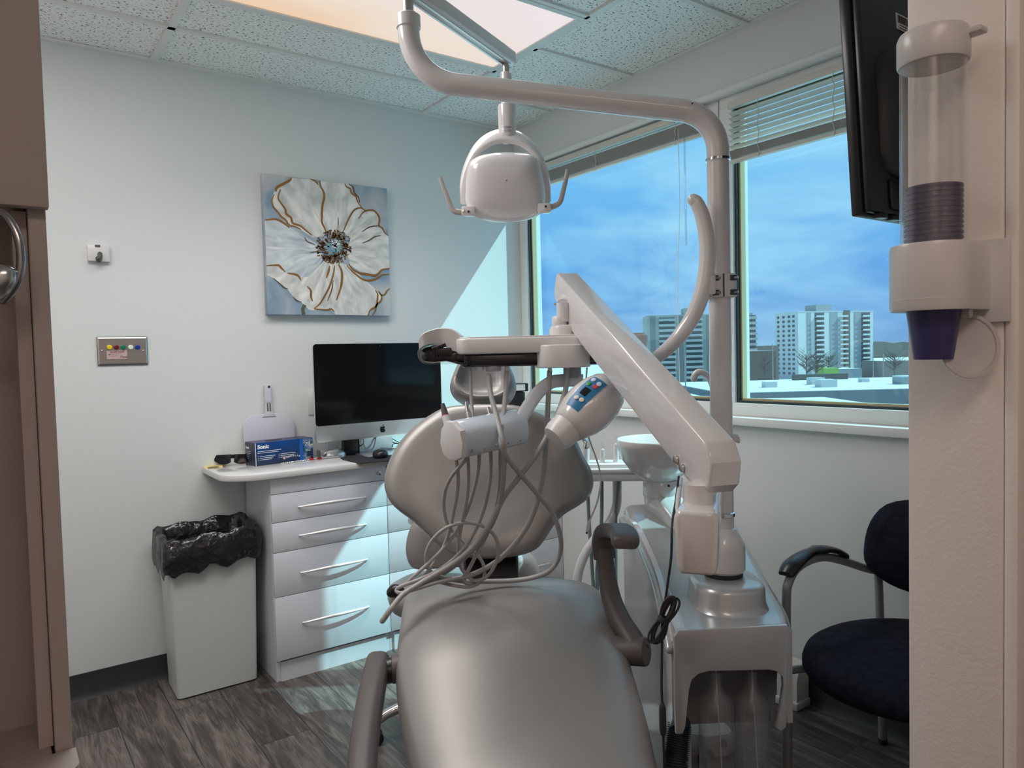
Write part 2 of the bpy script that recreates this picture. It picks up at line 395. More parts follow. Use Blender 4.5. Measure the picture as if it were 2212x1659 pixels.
def blind(y0, y1, n_open, z_top, pitch, n_stack, label, tilt):
    yc = (y0+y1)/2; t = thing('window_blind', label, 'blind', (.02, yc, z_top), 'slatted window blinds')
    xc = .008
    build('headrail', MB().box((xc-.012, y1, z_top-.026), (xc+.013, y0, z_top), .002), blind_m, t)
    def slat(z, ang):
        rs = []
        for y in (y0-.004, y1+.004):
            r = []
            for k in range(7):
                u = -1+k/3; x = u*.0125; zz = .0016*(1-u*u)
                r.append(V((xc+x*math.cos(ang)-zz*math.sin(ang), y, z+x*math.sin(ang)+zz*math.cos(ang))))
            for k in range(6, -1, -1):
                u = -1+k/3; x = u*.0125; zz = .0016*(1-u*u)-.0007
                r.append(V((xc+x*math.cos(ang)-zz*math.sin(ang), y, z+x*math.sin(ang)+zz*math.cos(ang))))
            rs.append(r)
        build('slat', MB().rings(rs), blind_m, t)
    z = z_top-.026
    for i in range(n_open): z -= pitch; slat(z, tilt)
    z -= .012 if n_open else .018
    for i in range(n_stack): z -= .0023; slat(z, .02+random.uniform(-.03, .03))
    z -= .004
    build('bottom_rail', MB().box((xc-.013, y1+.002, z-.013), (xc+.013, y0-.002, z), .004), blind_m, t)
    for y in (y0-.14, yc, y1+.14):
        build('ladder_cord', MB().tube([(xc-.0145, y+.004*math.sin(i*2.1), z_top-.026+(z-.016-z_top+.026)*i/9) for i in range(10)], .0016, 6, 3), blind_m, t)
    return t, z
b1, zb1 = blind(-.035, -1.29, 0, 2.262, .02, 24, 'slatted window blind raised into a thin stack above the corner window', .5)
b2, zb2 = blind(-1.41, -2.285, 7, 2.240, .0212, 14, 'half lowered slatted window blind beside the wall television', -.40)
# wand and cord of the raised blind
build('tilt_wand', MB().cyl((-.008, -1.20, 2.16), (-.012, -1.205, 1.72), .0045, 10), cupglass, b1)
build('pull_cord', MB().tube([(-.006, -1.165, 2.2), (-.008, -1.17, 1.9), (-.012, -1.155, 1.5), (-.014, -1.16, 1.12)], .0014, 6, 6), frame_white, b1)

# ------------------------------------------------------------------ ceiling lights
def troffer(x0, x1, y0, y1, label):
    t = thing('ceiling_light', label, 'light', ((x0+x1)/2, (y0+y1)/2, H-.012), None)
    f = .022; z0, z1 = H-.012, H+.004
    m = MB().box((x0, y0, z0), (x1, y0+f, z1), .002).box((x0, y1-f, z0), (x1, y1, z1), .002).box((x0, y0+f, z0), (x0+f, y1-f, z1), .002).box((x1-f, y0+f, z0), (x1, y1-f, z1), .002)
    build('frame', m, tee_m, t)
    build('diffuser', MB().box((x0+f*.8, y0+f*.8, H-.006), (x1-f*.8, y1-f*.8, H-.001)), lens_m, t)
    return t
troffer(-1.765, -.568, -1.228, -.655, 'large warm white ceiling light panel over the dental chair')
troffer(-2.985, -1.788, -1.565, -.975, 'added ceiling light panel out of view nearer the left wall of the room')  # unseen panel added to brighten the picture wall and its upper part
troffer(-3.05, -1.85, -4.0, -3.42, 'ceiling light panel in the corridor outside the treatment room')
def lamp(name, loc, sx, sy, power, col, spread):
    l = bpy.data.lights.new(name, 'AREA'); l.shape = 'RECTANGLE'; l.size = sx; l.size_y = sy; l.energy = power; l.color = col; l.spread = math.radians(spread)
    o = bpy.data.objects.new(name, l); COL.objects.link(o); o.location = loc; return o
lamp('ceiling_tubes', (-1.166, -.94, H-.02), 1.1, .5, 9.5, (1., .96, .93), 125)
lamp('added_side_fill', (-2.386, -1.27, H-.02), 1.1, .5, 19, (1., .98, .96), 180)  # wide fill lamp of the added panel, lifts the dark upper walls
lamp('corridor_tubes', (-2.45, -3.71, H-.02), 1.1, .5, 9.5, (1., .79, .66), 160)
# ------------------------------------------------------------------ things on and along the picture wall
NW = V((0, -1, 0))                          # the picture wall looks this way
def wallT(x, z, y=0.): return frame((x, y, z), NW, (1, 0, 0))      # local x right, y up, z out of the wall

# painted canvas: one thing, paint lies on its face
cx0, cx1, cz0, cz1, cth = -1.368, -.778, 1.486, 2.094, .036
t = thing('canvas_painting', 'square canvas painting of a white flower with gold outlines hanging on the wall', 'painting', (-1.073, 0, cz0))
cv = mat('painted_canvas', (.5, .55, .58), .6); nt = cv.node_tree; b = nt.nodes['Principled BSDF']; L = nt.links.new
tc = N(nt, 'ShaderNodeTexCoord'); no = N(nt, 'ShaderNodeTexNoise'); no.inputs['Scale'].default_value = 5; no.inputs['Detail'].default_value = 5; no.inputs['Distortion'].default_value = .8
L(tc.outputs['Object'], no.inputs['Vector']); rp = N(nt, 'ShaderNodeValToRGB'); e = rp.color_ramp.elements
e[0].position = .3; e[0].color = (*S(104, 134, 156), 1); e[1].position = .72; e[1].color = (*S(196, 196, 196), 1); k = e.new(.48); k.color = (*S(140, 160, 176), 1); k = e.new(.58); k.color = (*S(168, 176, 184), 1)
L(no.outputs['Fac'], rp.inputs[0]); L(rp.outputs[0], b.inputs['Base Color'])
def petalmat(name, lo, hi, off):
    m = mat(name, hi, .55); nt = m.node_tree; b = nt.nodes['Principled BSDF']; L = nt.links.new
    tc = N(nt, 'ShaderNodeTexCoord'); sp = N(nt, 'ShaderNodeSeparateXYZ'); L(tc.outputs['Object'], sp.inputs[0])
    ax = N(nt, 'ShaderNodeMath', operation='SUBTRACT'); ax.inputs[1].default_value = .008; az = N(nt, 'ShaderNodeMath', operation='SUBTRACT'); az.inputs[1].default_value = .295
    L(sp.outputs['X'], ax.inputs[0]); L(sp.outputs['Z'], az.inputs[0])
    at = N(nt, 'ShaderNodeMath', operation='ARCTAN2'); L(az.outputs[0], at.inputs[0]); L(ax.outputs[0], at.inputs[1])
    cb = N(nt, 'ShaderNodeCombineXYZ'); L(ax.outputs[0], cb.inputs[0]); L(az.outputs[0], cb.inputs[1]); ln = N(nt, 'ShaderNodeVectorMath', operation='LENGTH'); L(cb.outputs[0], ln.inputs[0])
    c2 = N(nt, 'ShaderNodeCombineXYZ'); m1 = N(nt, 'ShaderNodeMath', operation='MULTIPLY'); m1.inputs[1].default_value = 4.2; L(at.outputs[0], m1.inputs[0]); m2 = N(nt, 'ShaderNodeMath', operation='MULTIPLY'); m2.inputs[1].default_value = 7; L(ln.outputs['Value'], m2.inputs[0])
    L(m1.outputs[0], c2.inputs[0]); L(m2.outputs[0], c2.inputs[1]); c2.inputs[2].default_value = off
    no = N(nt, 'ShaderNodeTexNoise'); no.inputs['Scale'].default_value = 1.5; no.inputs['Detail'].default_value = 4; no.inputs['Distortion'].default_value = .5; L(c2.outputs[0], no.inputs['Vector'])
    rp = N(nt, 'ShaderNodeValToRGB'); e = rp.color_ramp.elements; e[0].position = .3; e[0].color = (*lo, 1); e[1].position = .68; e[1].color = (*hi, 1)
    L(no.outputs['Fac'], rp.inputs[0]); L(rp.outputs[0], b.inputs['Base Color']); return m
pm = petalmat('petal_paint', S(176, 180, 178), S(232, 230, 224), 0.); pm2 = petalmat('petal_paint_blue', S(158, 172, 182), S(222, 226, 226), 3.)
goldp = mat('gold_paint', S(150, 104, 48), .4, metal=.35); goldd = mat('dark_gold_paint', S(92, 66, 36), .5); teal = mat('teal_paint', S(120, 168, 172), .6); whitep = mat('white_paint', S(238, 234, 234), .6); green = mat('stem_paint', S(80, 92, 66), .6)
# picture coordinates measured on a 1659 px square view of the canvas, whose corners are these:
Q = [(98, 32), (1500, 220), (1552, 1612), (180, 1585)]
def uv(x, y):                               # solve the corner map by a few Newton steps
    u, v_ = .5, .5
    for _ in range(12):
        px = (1-u)*(1-v_)*Q[0][0]+u*(1-v_)*Q[1][0]+u*v_*Q[2][0]+(1-u)*v_*Q[3][0]; py = (1-u)*(1-v_)*Q[0][1]+u*(1-v_)*Q[1][1]+u*v_*Q[2][1]+(1-u)*v_*Q[3][1]
        ux = (1-v_)*(Q[1][0]-Q[0][0])+v_*(Q[2][0]-Q[3][0]); uy = (1-v_)*(Q[1][1]-Q[0][1])+v_*(Q[2][1]-Q[3][1])
        vx = (1-u)*(Q[3][0]-Q[0][0])+u*(Q[2][0]-Q[1][0]); vy = (1-u)*(Q[3][1]-Q[0][1])+u*(Q[2][1]-Q[1][1])
        D = ux*vy-uy*vx; dx, dy = x-px, y-py
        u += (dx*vy-dy*vx)/D; v_ += (ux*dy-uy*dx)/D
    return min(.998, max(.002, u)), min(.998, max(.002, v_))
def pc(x, y, lift): u, v_ = uv(x, y); return V((cx0+u*(cx1-cx0), -cth-lift, cz1-v_*(cz1-cz0)))
canvas = MB().box((cx0, -cth, cz0), (cx1, .001, cz1), .003)
petals = [
 ([(400, 85), (240, 200), (196, 300), (215, 400), (262, 480), (400, 600), (500, 650), (640, 740), (760, 720), (780, 640), (735, 500), (745, 350), (745, 250), (700, 150), (600, 95)], 0),
 ([(710, 120), (760, 280), (735, 420), (740, 560), (800, 690), (960, 690), (1000, 640), (1080, 480), (1180, 425), (1160, 330), (1090, 240), (1060, 160), (990, 150)], 0),
 ([(1180, 425), (1240, 455), (1330, 455), (1400, 520), (1400, 620), (1460, 690), (1520, 740), (1530, 1090), (1430, 1110), (1350, 1165), (1200, 1140), (1060, 1050), (1020, 900), (1060, 760), (980, 680), (1040, 520), (1110, 440)], 0),
 ([(130, 545), (250, 535), (380, 620), (560, 730), (700, 820), (760, 950), (700, 1080), (600, 1170), (520, 1200), (480, 1140), (390, 1140), (300, 1050), (150, 1045)], 1),
 ([(230, 1185), (300, 1240), (370, 1300), (440, 1400), (520, 1450), (600, 1530), (640, 1545), (720, 1530), (830, 1525), (900, 1590), (1270, 1608), (1400, 1460), (1440, 1390), (1370, 1320), (1230, 1210), (1060, 1060), (900, 1000), (760, 1000), (600, 1170), (500, 1170), (390, 1140), (300, 1050), (160, 1045), (160, 1150)], 0)]
ml = [cv, pm, pm2, goldp, goldd, teal, whitep, green]
for i, (pl, mi) in enumerate(petals):
    pts = [pc(x, y, .0002+.00012*i) for x, y in pl]; canvas.rings([pts, [p+NW*.0001 for p in pts]], mi=1+mi)
canvas.quadstrip(smooth([pc(x, y, .0) for x, y in [(560, 1480), (540, 1530), (550, 1590)]]), .016, NW, .0004, mi=7)
strokes = [([(400, 85), (370, 120), (260, 180), (238, 210), (240, 235)], 6), ([(220, 265), (198, 330), (215, 400), (255, 450), (300, 510), (345, 545), (380, 600), (450, 620), (505, 650)], 4), ([(285, 212), (262, 300), (300, 370), (340, 430), (350, 480), (400, 520), (420, 580), (500, 610), (560, 660), (625, 715)], 5),
 ([(130, 545), (230, 535), (290, 555), (340, 590), (385, 630)], 5), ([(600, 97), (650, 120), (690, 165)], 4), ([(708, 122), (712, 180), (745, 230), (758, 300), (740, 380), (732, 480), (735, 570), (765, 640), (785, 690)], 5),
 ([(990, 155), (1010, 190), (1055, 215), (1070, 260), (1120, 300), (1140, 350), (1190, 425)], 4), ([(1035, 160), (1085, 195), (1100, 255), (1150, 310), (1165, 370)], 3.5), ([(975, 680), (1010, 600), (1060, 500), (1110, 440), (1180, 425), (1245, 460)], 4), ([(1155, 540), (1200, 480), (1250, 455), (1330, 455), (1390, 510), (1405, 560), (1398, 620), (1440, 650), (1470, 700), (1515, 735)], 4.5),
 ([(1195, 685), (1270, 640), (1340, 625), (1400, 625)], 3), ([(1200, 808), (1280, 780), (1350, 740), (1425, 730)], 3), ([(545, 735), (580, 785), (660, 815)], 2.5), ([(610, 908), (700, 890)], 2.5), ([(915, 520), (918, 600), (912, 680)], 2),
 ([(150, 1045), (270, 1040), (310, 1075), (350, 1115)], 4.5), ([(370, 1130), (450, 1140), (490, 1165), (515, 1210)], 4.5), ([(230, 1185), (290, 1240), (340, 1290), (380, 1300)], 2.5), ([(435, 1390), (470, 1430), (525, 1450)], 2.5), ([(580, 1275), (620, 1320), (625, 1390), (640, 1440)], 5),
 ([(880, 1050), (870, 1130), (830, 1270), (770, 1390), (720, 1470), (660, 1520)], 4.5), ([(868, 1210), (850, 1320), (805, 1440)], 3), ([(925, 1035), (965, 1130), (955, 1280), (905, 1430)], 5.5), ([(825, 1050), (815, 1110), (790, 1185)], 5), ([(660, 1525), (750, 1535), (800, 1540), (850, 1528), (885, 1565)], 4),
 ([(1045, 1040), (1090, 1095), (1170, 1135), (1260, 1150), (1350, 1165), (1400, 1140), (1440, 1105), (1530, 1090)], 6), ([(1020, 1050), (1100, 1130), (1220, 1210), (1320, 1215), (1400, 1185), (1440, 1160), (1525, 1155)], 5), ([(1360, 1325), (1385, 1375), (1380, 1440), (1370, 1500), (1300, 1545), (1268, 1605)], 5), ([(1395, 1335), (1435, 1400), (1420, 1450), (1370, 1490), (1360, 1550), (1320, 1605)], 4.5), ([(1400, 1350), (1430, 1380), (1470, 1375), (1500, 1335), (1535, 1310)], 4)]
for pl, wd in strokes:
    ps = smooth([pc(x, y, 0) for x, y in pl], 5)
    canvas.quadstrip(ps, (lambda t, w_=wd: (w_*1.0+w_*1.3*math.sin(PI*min(1, max(0, t))))*.00042*2), NW, .0012, mi=3 if wd > 3.5 else 4)
r2 = random.Random(3)
def dot(x, y, r, mi, lf):
    c = pc(x, y, 0); a = r2.uniform(0, PI); pts = []
    for i in range(7):
        q = 2*PI*i/7; u_, w_ = r*math.cos(q), r*.6*math.sin(q); pts.append(c+V((u_*math.cos(a)-w_*math.sin(a), -lf, u_*math.sin(a)+w_*math.cos(a))))
    canvas.rings([pts, [p+NW*.0004 for p in pts]], mi=mi)
for i in range(70): q = r2.uniform(0, 2*PI); rd = 105*math.sqrt(r2.random()); dot(890+rd*math.cos(q), 850+rd*math.sin(q), .0055, 5, .0006)
for i in range(16): q = r2.uniform(0, 2*PI); rd = 40*math.sqrt(r2.random()); dot(890+rd*math.cos(q), 812+rd*math.sin(q), .007, 6, .0010)
for i in range(280):
    q = r2.uniform(0, 2*PI); rd = r2.uniform(95, 190); x0, y0 = 870+rd*.75*math.cos(q), 845+rd*.75*math.sin(q); x1, y1 = 870+rd*1.1*math.cos(q+.15), 845+rd*.98*math.sin(q+.15)
    if i % 2: canvas.quadstrip([pc(x0, y0, 0), pc((x0+x1)/2, (y0+y1)/2+3, 0), pc(x1, y1, 0)], .0022, NW, .0014, mi=4 if i % 4 == 1 else 3)
    dot(x1, y1, r2.uniform(.0032, .0055), 4 if i % 3 else 3, .0016)
build('canvas', canvas, ml, t, 0)

# five-button wall plate
t = thing('call_button_plate', 'brushed steel wall plate with five coloured buttons on the white wall', 'switch plate', (-1.93, 0, 1.285))
a, bq = ony(208, 728, 0), ony(320, 787, 0); px0, px1, pz0, pz1 = a.x, bq.x, bq.z, a.z
build('plate', MB().prism([(px0, pz0), (px1, pz0), (px1, pz1), (px0, pz1)], frame((0, 0.001, 0), NW, (1, 0, 0)), 0, .010, .0065), steel, t, 20)
for i, (bx, col) in enumerate(((236, (235, 205, 40)), (251, (110, 22, 34)), (266, (18, 118, 88)), (282, (225, 228, 222)), (297, (22, 50, 150)))):
    c = ony(bx, 750, -.009); build('button', MB().cyl(c, c+NW*.008, .0095, 20, bev=.002), mat('button_colour', S(*col), .3), t)
for sx, sy in ((221, 758), (310, 758), (236, 765)):
    c = ony(sx, sy, -.009); s_ = build('screw', MB().cyl(c, c+NW*.002, .004, 12, bev=.001), chrome, t)
st = mat('pink_sticker', S(196, 172, 170), .5); rt = mat('red_print', S(140, 45, 60), .6)
a, bq = ony(230, 757, -.009), ony(275, 775, -.009)
sk = build('sticker', MB().box((a.x, -.0096, bq.z), (bq.x, -.0088, a.z)), st, t)
lettering('printed_text', 'BUZZER ADJUST', .0075, wallT(a.x+.012, a.z-.009, -.0096), rt, sk, bold=.0002, sx=.9)
q = MB()
for i in range(3): q.box((a.x+.014, -.0099, a.z-.015-i*.004), (a.x+.05-.006*i, -.0095, a.z-.0142-i*.004))
build('printed_lines', q, rt, sk, 0)
lettering('script_logo', 'Theta', .012, wallT(a.x+.043, bq.z+.004, -.0096), rt, sk, shear=.5, bold=.0002)

# small hook tile above it
a, bq = ony(187, 527, 0), ony(236, 569, 0)
t = thing('wall_hook', 'small white wall hook block with grey clips above the steel button plate', 'hook', ((a.x+bq.x)/2, 0, bq.z))
build('back_block', MB().box((a.x, -.022, bq.z+.004), (bq.x, 0, a.z-.004), .002), white_plastic, t)
xm = (a.x+bq.x)/2
build('hook_clip', MB().tube([(xm+.004, -.0225, bq.z+.032), (xm+.003, -.026, bq.z+.02), (xm, -.028, bq.z+.008), (xm-.003, -.036, bq.z+.004), (xm-.006, -.04, bq.z+.012)], .0085, 8, 4), mat('dark_clip', (.10, .10, .10), .35, metal=.5), t)
build('top_clip', MB().box((xm-.012, -.025, a.z-.012), (xm+.006, -.018, a.z-.004), .001), armrest_m, t)

# wall outlet behind the monitor
a = ony(664, 842, 0)
t = thing('wall_outlet', 'white double wall outlet partly behind the computer monitor', 'outlet', (a.x+.035, 0, a.z-.115))
build('cover_plate', MB().box((a.x, -.006, a.z-.115), (a.x+.072, 0, a.z), .002), white_plastic, t)
for dz in (.032, .083):
    s_ = build('socket', MB().prism(disc(.0165, 20, ry=.014), wallT(a.x+.036, a.z-dz, -.006), 0, .0015), white_plastic, t)
    build('slots', MB().box((a.x+.029, -.0078, a.z-dz-.004), (a.x+.0305, -.0074, a.z-dz+.005)).box((a.x+.0415, -.0078, a.z-dz-.004), (a.x+.043, -.0074, a.z-dz+.005)), black_rubber, s_)

# ---------------------------- drawer cabinets
FY, CT0, CT1 = -.354, .823, .848
spl = [.823, .757, .644, .5235, .345, .0875]
handle_m = mat('satin_handle', (.74, .73, .72), .3, metal=.35)
def drawer_cabinet(x0, x1, label, lock):
    t = thing('drawer_cabinet', label, 'drawer cabinet', ((x0+x1)/2, FY/2, 0), 'white drawer cabinets along the picture wall')
    m = MB().box((x0, FY+.019, 0), (x0+.018, -.012, CT0)).box((x1-.018, FY+.019, 0), (x1, -.012, CT0)).box((x0+.018, -.018, .0), (x1-.018, -.012, CT0)).box((x0+.018, FY+.06, .08), (x1-.018, -.018, .096)).box((x0+.018, FY+.03, CT0-.016), (x1-.018, -.018, CT0))
    build('carcass', m, lacquer, t)
    build('plinth', MB().box((x0+.0185, FY+.012, 0), (x1-.0185, FY+.032, .079)), lacquer, t)
    for i in range(5):
        z1, z0 = spl[i]-.0012, spl[i+1]+.0012
        d = build('drawer', MB().box((x0+.001, FY, z0), (x1-.001, FY+.0185, z1), .0012), lacquer, t)
        if i == 0:
            c = V((x1-.033, FY, z1-.03))
            if lock: build('lock', MB().cyl(c, c+NW*.004, .0098, 24, bev=.0015).cyl(c+NW*.004, c+NW*.0055, .006, 16, bev=.001).box(c+V((-.0008, -.0062, -.004)), c+V((.0008, -.0054, .004))), chrome, d)
        else:
            zc = {1: .702, 2: .586, 3: .4345, 4: .230}[i]; n = 20; ro = []
            for k in range(n+1):
                u = -1+2*k/n; xx = (x0+x1)/2+.003+u*.147; out = .006+.021*(1-u*u)**.8 if abs(u) < .999 else .004; hh = .0026+.0045*(1-u*u)
                zz = zc-.006+.010*(1-u*u)*.4
                ro.append([V((xx, FY-out+.004, zz-hh)), V((xx, FY-out-.002, zz-hh*.5)), V((xx, FY-out-.003, zz)), V((xx, FY-out-.002, zz+hh*.5)), V((xx, FY-out+.004, zz+hh)), V((xx, FY-out+.006, zz))])
            build('handle', MB().rings(ro), handle_m, d, 60)
    return t
drawer_cabinet(-1.484, -.985, 'white five drawer cabinet with a lock beside the waste bin', True)
drawer_cabinet(-.983, -.484, 'white drawer cabinet right of the locked one, behind the chair back', False)
drawer_cabinet(-.482, -.004, 'white drawer cabinet in the room corner under the window sill', False)
# worktop with a rounded free corner
oy = FY-.022; r_ = .16; out = [(-.002, -.002), (-1.655, -.002), (-1.655, oy+r_*.75)]
for i in range(1, 9): q_ = PI+PI/2*i/8; out.append((-1.655+r_+r_*math.cos(q_), oy+r_*.75+r_*.75*math.sin(q_)))
out += [(-.002, oy)]
o = build('desk_worktop', MB().prism(out, M.Identity(4), CT0, CT1, .004), countertop_m); tag(o, 'glossy white worktop with one rounded corner on top of the drawer cabinets', 'worktop')

# ---------------------------- waste bin with bag
A, B, C_ = onz(385, 1515, 0), onz(557, 1468, 0), onz(357, 1466, 0)
A.z = B.z = 0; ex = (B-A).normalized(); ey = Z.cross(ex).normalized(); wl = (B-A).length; dp = .195; hb = .605
t = thing('waste_bin', 'slim pale grey waste bin with a black bag against the white wall', 'waste bin', A+ex*wl/2+ey*dp/2)
Tb = M.Translation(A+ex*wl/2+ey*dp/2) @ M.Rotation(math.atan2(ex.y, ex.x), 4, 'Z')
def rect3(w, d, r, z, T=Tb, dx=0.): return [T @ V((x+dx, y, z)) for x, y in rr(w, d, r, 4)]
bl = MB(); W0, W1, D0, D1 = wl, wl*1.09, dp, dp*1.16
bl.rings([rect3(W0-.02, D0-.02, .01, 0), rect3(W0, D0, .014, .006), rect3(W1, D1, .016, hb), rect3(W1-.008, D1-.008, .014, hb), rect3(W0-.012, D0-.012, .01, .02)], cap0=True, cap1=True)
build('body', bl, bin_m, t)
rb = random.Random(5); rings = []
prof = [(-.12, -.02), (-.03, -.012), (.012, -.006), (.020, .006), (.012, .02), (-.02, .024), (-.055, .026), (-.085, .022), (-.088, .014)]
# bag: from deep inside, over the rim and hanging down outside
prof = [(-.30, -.045), (-.10, -.030), (-.012, -.022), (.018, -.010), (.026, .004), (.014, .017), (-.018, .022), (-.055, .023), (-.090, .019), (-.098, .012)]
base = rr(W1, D1, .03, 5); bb = []
for i in range(len(base)):
    p, q_ = base[i], base[(i+1) % len(base)]; dl = math.hypot(q_[0]-p[0], q_[1]-p[1]); n_ = max(1, int(dl/.018))
    for k in range(n_): bb.append((p[0]+(q_[0]-p[0])*k/n_, p[1]+(q_[1]-p[1])*k/n_))
for dz, o_ in prof:
    ring = []
    for i, (x, y) in enumerate(bb):
        s_ = (1+2*o_/W1, 1+2*o_/D1); drop = 0
        if dz < -.015 and o_ > .015: drop = -.03*(.5-x/W1)+.012*math.sin(i*1.3)
        j = rb.uniform(-.0025, .0025)
        ring.append(Tb @ V((x*s_[0]+j, y*s_[1]+j, hb+dz+drop+rb.uniform(-.003, .003)+.006*math.sin(i*.9)*(1 if dz > -.2 else 0)+.012*(x/W1+.2)*(1 if dz > -.08 else 0)+.014*(y/D1)*(1 if dz > -.02 else 0))))
    rings.append(ring)
build('bin_bag', MB().rings(rings, cap0=True, cap1=False), bag_m, t, 55)

# ---------------------------- computer
SY = -.2; a, bq = ony(675, 743, SY), ony(684, 957, SY); sx0 = a.x; sx1 = sx0+.628; z1, z0 = a.z, bq.z; zc = z0+(z1-z0)*.165
T = frame(((sx0+sx1)/2, SY, (z0+z1)/2), NW, (1, 0, 0)); w_, h_ = sx1-sx0, z1-z0
t = thing('desktop_computer', 'all in one computer with a black screen and silver chin on the worktop', 'computer', ((sx0+sx1)/2, SY+.08, CT1))
mb = MB().prism(rr(w_, h_, .016), T, -.012, 0, .001)
# bulging back
mb.rings([[T @ V((x, y, -.012)) for x, y in rr(w_*.985, h_*.97, .014)], [T @ V((x, y, -.026)) for x, y in rr(w_*.8, h_*.75, .05)], [T @ V((x, y, -.04)) for x, y in rr(w_*.4, h_*.4, .08)]])
body = build('housing', mb, alu, t)
hs = z1-zc; build('screen_glass', MB().prism([(x, y+(h_-hs)/2) for x, y in rr(w_-.002, hs-.002, .014)], T, 0, .0012), mat('screen_black', (.003, .003, .004), .08, spec=.22), body)
cam_ = T @ V((0, h_/2-.012, .0012)); build('camera_lens', MB().cyl(cam_, cam_+NW*.0004, .0028, 12), gasket_m, body)
# fruit emblem
sc_ = .0034; ap = [(0, 3.1), (1.2, 3.7), (2.6, 3.6), (3.6, 2.7), (2.9, 1.9), (2.6, .6), (3.0, -.7), (3.9, -1.4), (3.3, -2.9), (2.3, -4.2), (1.3, -4.5), (.2, -4.1), (-.9, -4.5), (-2.0, -4.2), (-3.2, -2.6), (-3.8, -.6), (-3.6, 1.6), (-2.6, 3.2), (-1.2, 3.7)]
Te = T @ M.Translation((.0, -h_/2+(zc-z0)/2, 0)); ap2 = [(p.x*sc_, p.y*sc_) for p in closed_smooth([V((x, y, 0)) for x, y in ap], 3)]
lf = [(0.1, 4.0), (.2, 5.0), (.9, 5.9), (1.8, 6.3), (1.7, 5.2), (1.0, 4.3)]
build('emblem', MB().prism(ap2, Te, 0, .0008).prism([(x*sc_, y*sc_) for x, y in lf], Te, 0, .0008), black_gloss, body)
neckx = (sx0+sx1)/2; foot = MB()
foot.rings([[V((neckx+x, SY+.10+dy, CT1+z)) for x in (-hw, hw)] + [V((neckx+x, SY+.10+dy+.008, CT1+z)) for x in (hw, -hw)] for hw, dy, z in ((.095, 0, .002), (.095, .0, .05), (.095, -.01, .14), (.095, -.055, .22))])
foot.box((neckx-.1, SY-.06, CT1), (neckx+.1, SY+.11, CT1+.006), .003)
build('stand_foot', foot, alu, t)
# silver speaker puck left under the screen
c = onz(727, 987, CT1); t = thing('silver_dock', 'silver domed dock with an upright fin under the left of the screen', 'dock', c)
D = frame(c+V((.0, .02, 0)), Z, (1, 0, 0))
build('dome', MB().lathe([(.052, 0), (.053, .006), (.049, .017), (.038, .027), (.02, .033), (.0, .0345)], D @ M.Diagonal((1, .72, 1, 1)), 28), alu, t)
build('back_block', MB().box(c+V((-.062, .03, 0)), c+V((.052, .085, .033)), .006), alu, t)
build('fin', MB().rings([[c+V((x, y, z)) for x, y in ((-s_, .045), (s_, .045), (s_*.6, .075), (-s_*.6, .075))] for s_, z in ((.03, .033), (.02, .06), (.011, .09))]), alu, t)
c = ony(757, 965, -.10); c.z = CT1; t = thing('power_adapter', 'black power brick standing on the worktop under the screen', 'adapter', c)
build('brick', MB().box(c+V((-.04, -.02, 0)), c+V((.032, .015, .085)), .008), black_plastic, t)
build('ridge', MB().box(c+V((.034, -.012, .0)), c+V((.04, .01, .08)), .002), black_rubber, t)
# cables under the screen
def cable(name, pts, r, m, label): o = build(name, MB().tube(pts, r, 8, 6), m); tag(o, label, 'cable', None); return o
def cz(x, y, yy): return ony(x, y, yy)
cable('cable', [cz(785, 945, -.11), cz(786, 962, -.12), cz(795, 972, -.13), cz(806, 968, -.12), cz(811, 950, -.11), cz(812, 940, -.1)], .003, white_plastic, 'thick white cable looping under the middle of the computer screen')
cable('cable', [cz(780, 945, -.09), cz(776, 963, -.10), cz(783, 960, -.10), cz(788, 946, -.09)], .0022, black_rubber, 'short black cable looping beside the black power brick')
cable('cable', [cz(802, 945, -.08), cz(808, 960, -.09), cz(825, 968, -.10), cz(845, 969, -.10), cz(865, 968, -.10)], .0022, white_plastic, 'thin pale cable trailing right behind the mouse')
cable('cable', [cz(840, 944, -.08), cz(848, 955, -.09), cz(862, 958, -.09), cz(850, 959, -.1), cz(847, 966, -.1)], .002, black_rubber, 'curled black cord under the right part of the computer screen')
cable('cable', [cz(842, 945, -.07), cz(855, 952, -.08), cz(875, 962, -.08)], .0018, black_rubber, 'straight black cord slanting down behind the curled one')

# mouse pad, mouse
pad = [onz(735, 990, CT1), onz(772, 1001, CT1), onz(790, 1001, CT1), onz(862, 994, CT1), onz(880, 985, CT1), onz(850, 981, CT1), onz(790, 983, CT1)]
pad = closed_smooth(pad, 3); o = build('mouse_pad', MB().rings([pad, [p+Z*.003 for p in pad]]), mat('pad_fabric', (.012, .013, .018), .8)); tag(o, 'black mouse pad lying on the worktop below the screen', 'mouse pad')
c = onz(822, 988, CT1+.003); T = level(c, .15)
o = build('computer_mouse', MB().rings([[T @ V((x*k, y*k*1.25, z)) for x, y in disc(.034, 24)] for k, z in ((.86, 0), (.98, .006), (1., .014), (.95, .023), (.8, .030), (.5, .0345), (.15, .0355))]), black_plastic); tag(o, 'black computer mouse on the black mouse pad', 'mouse')

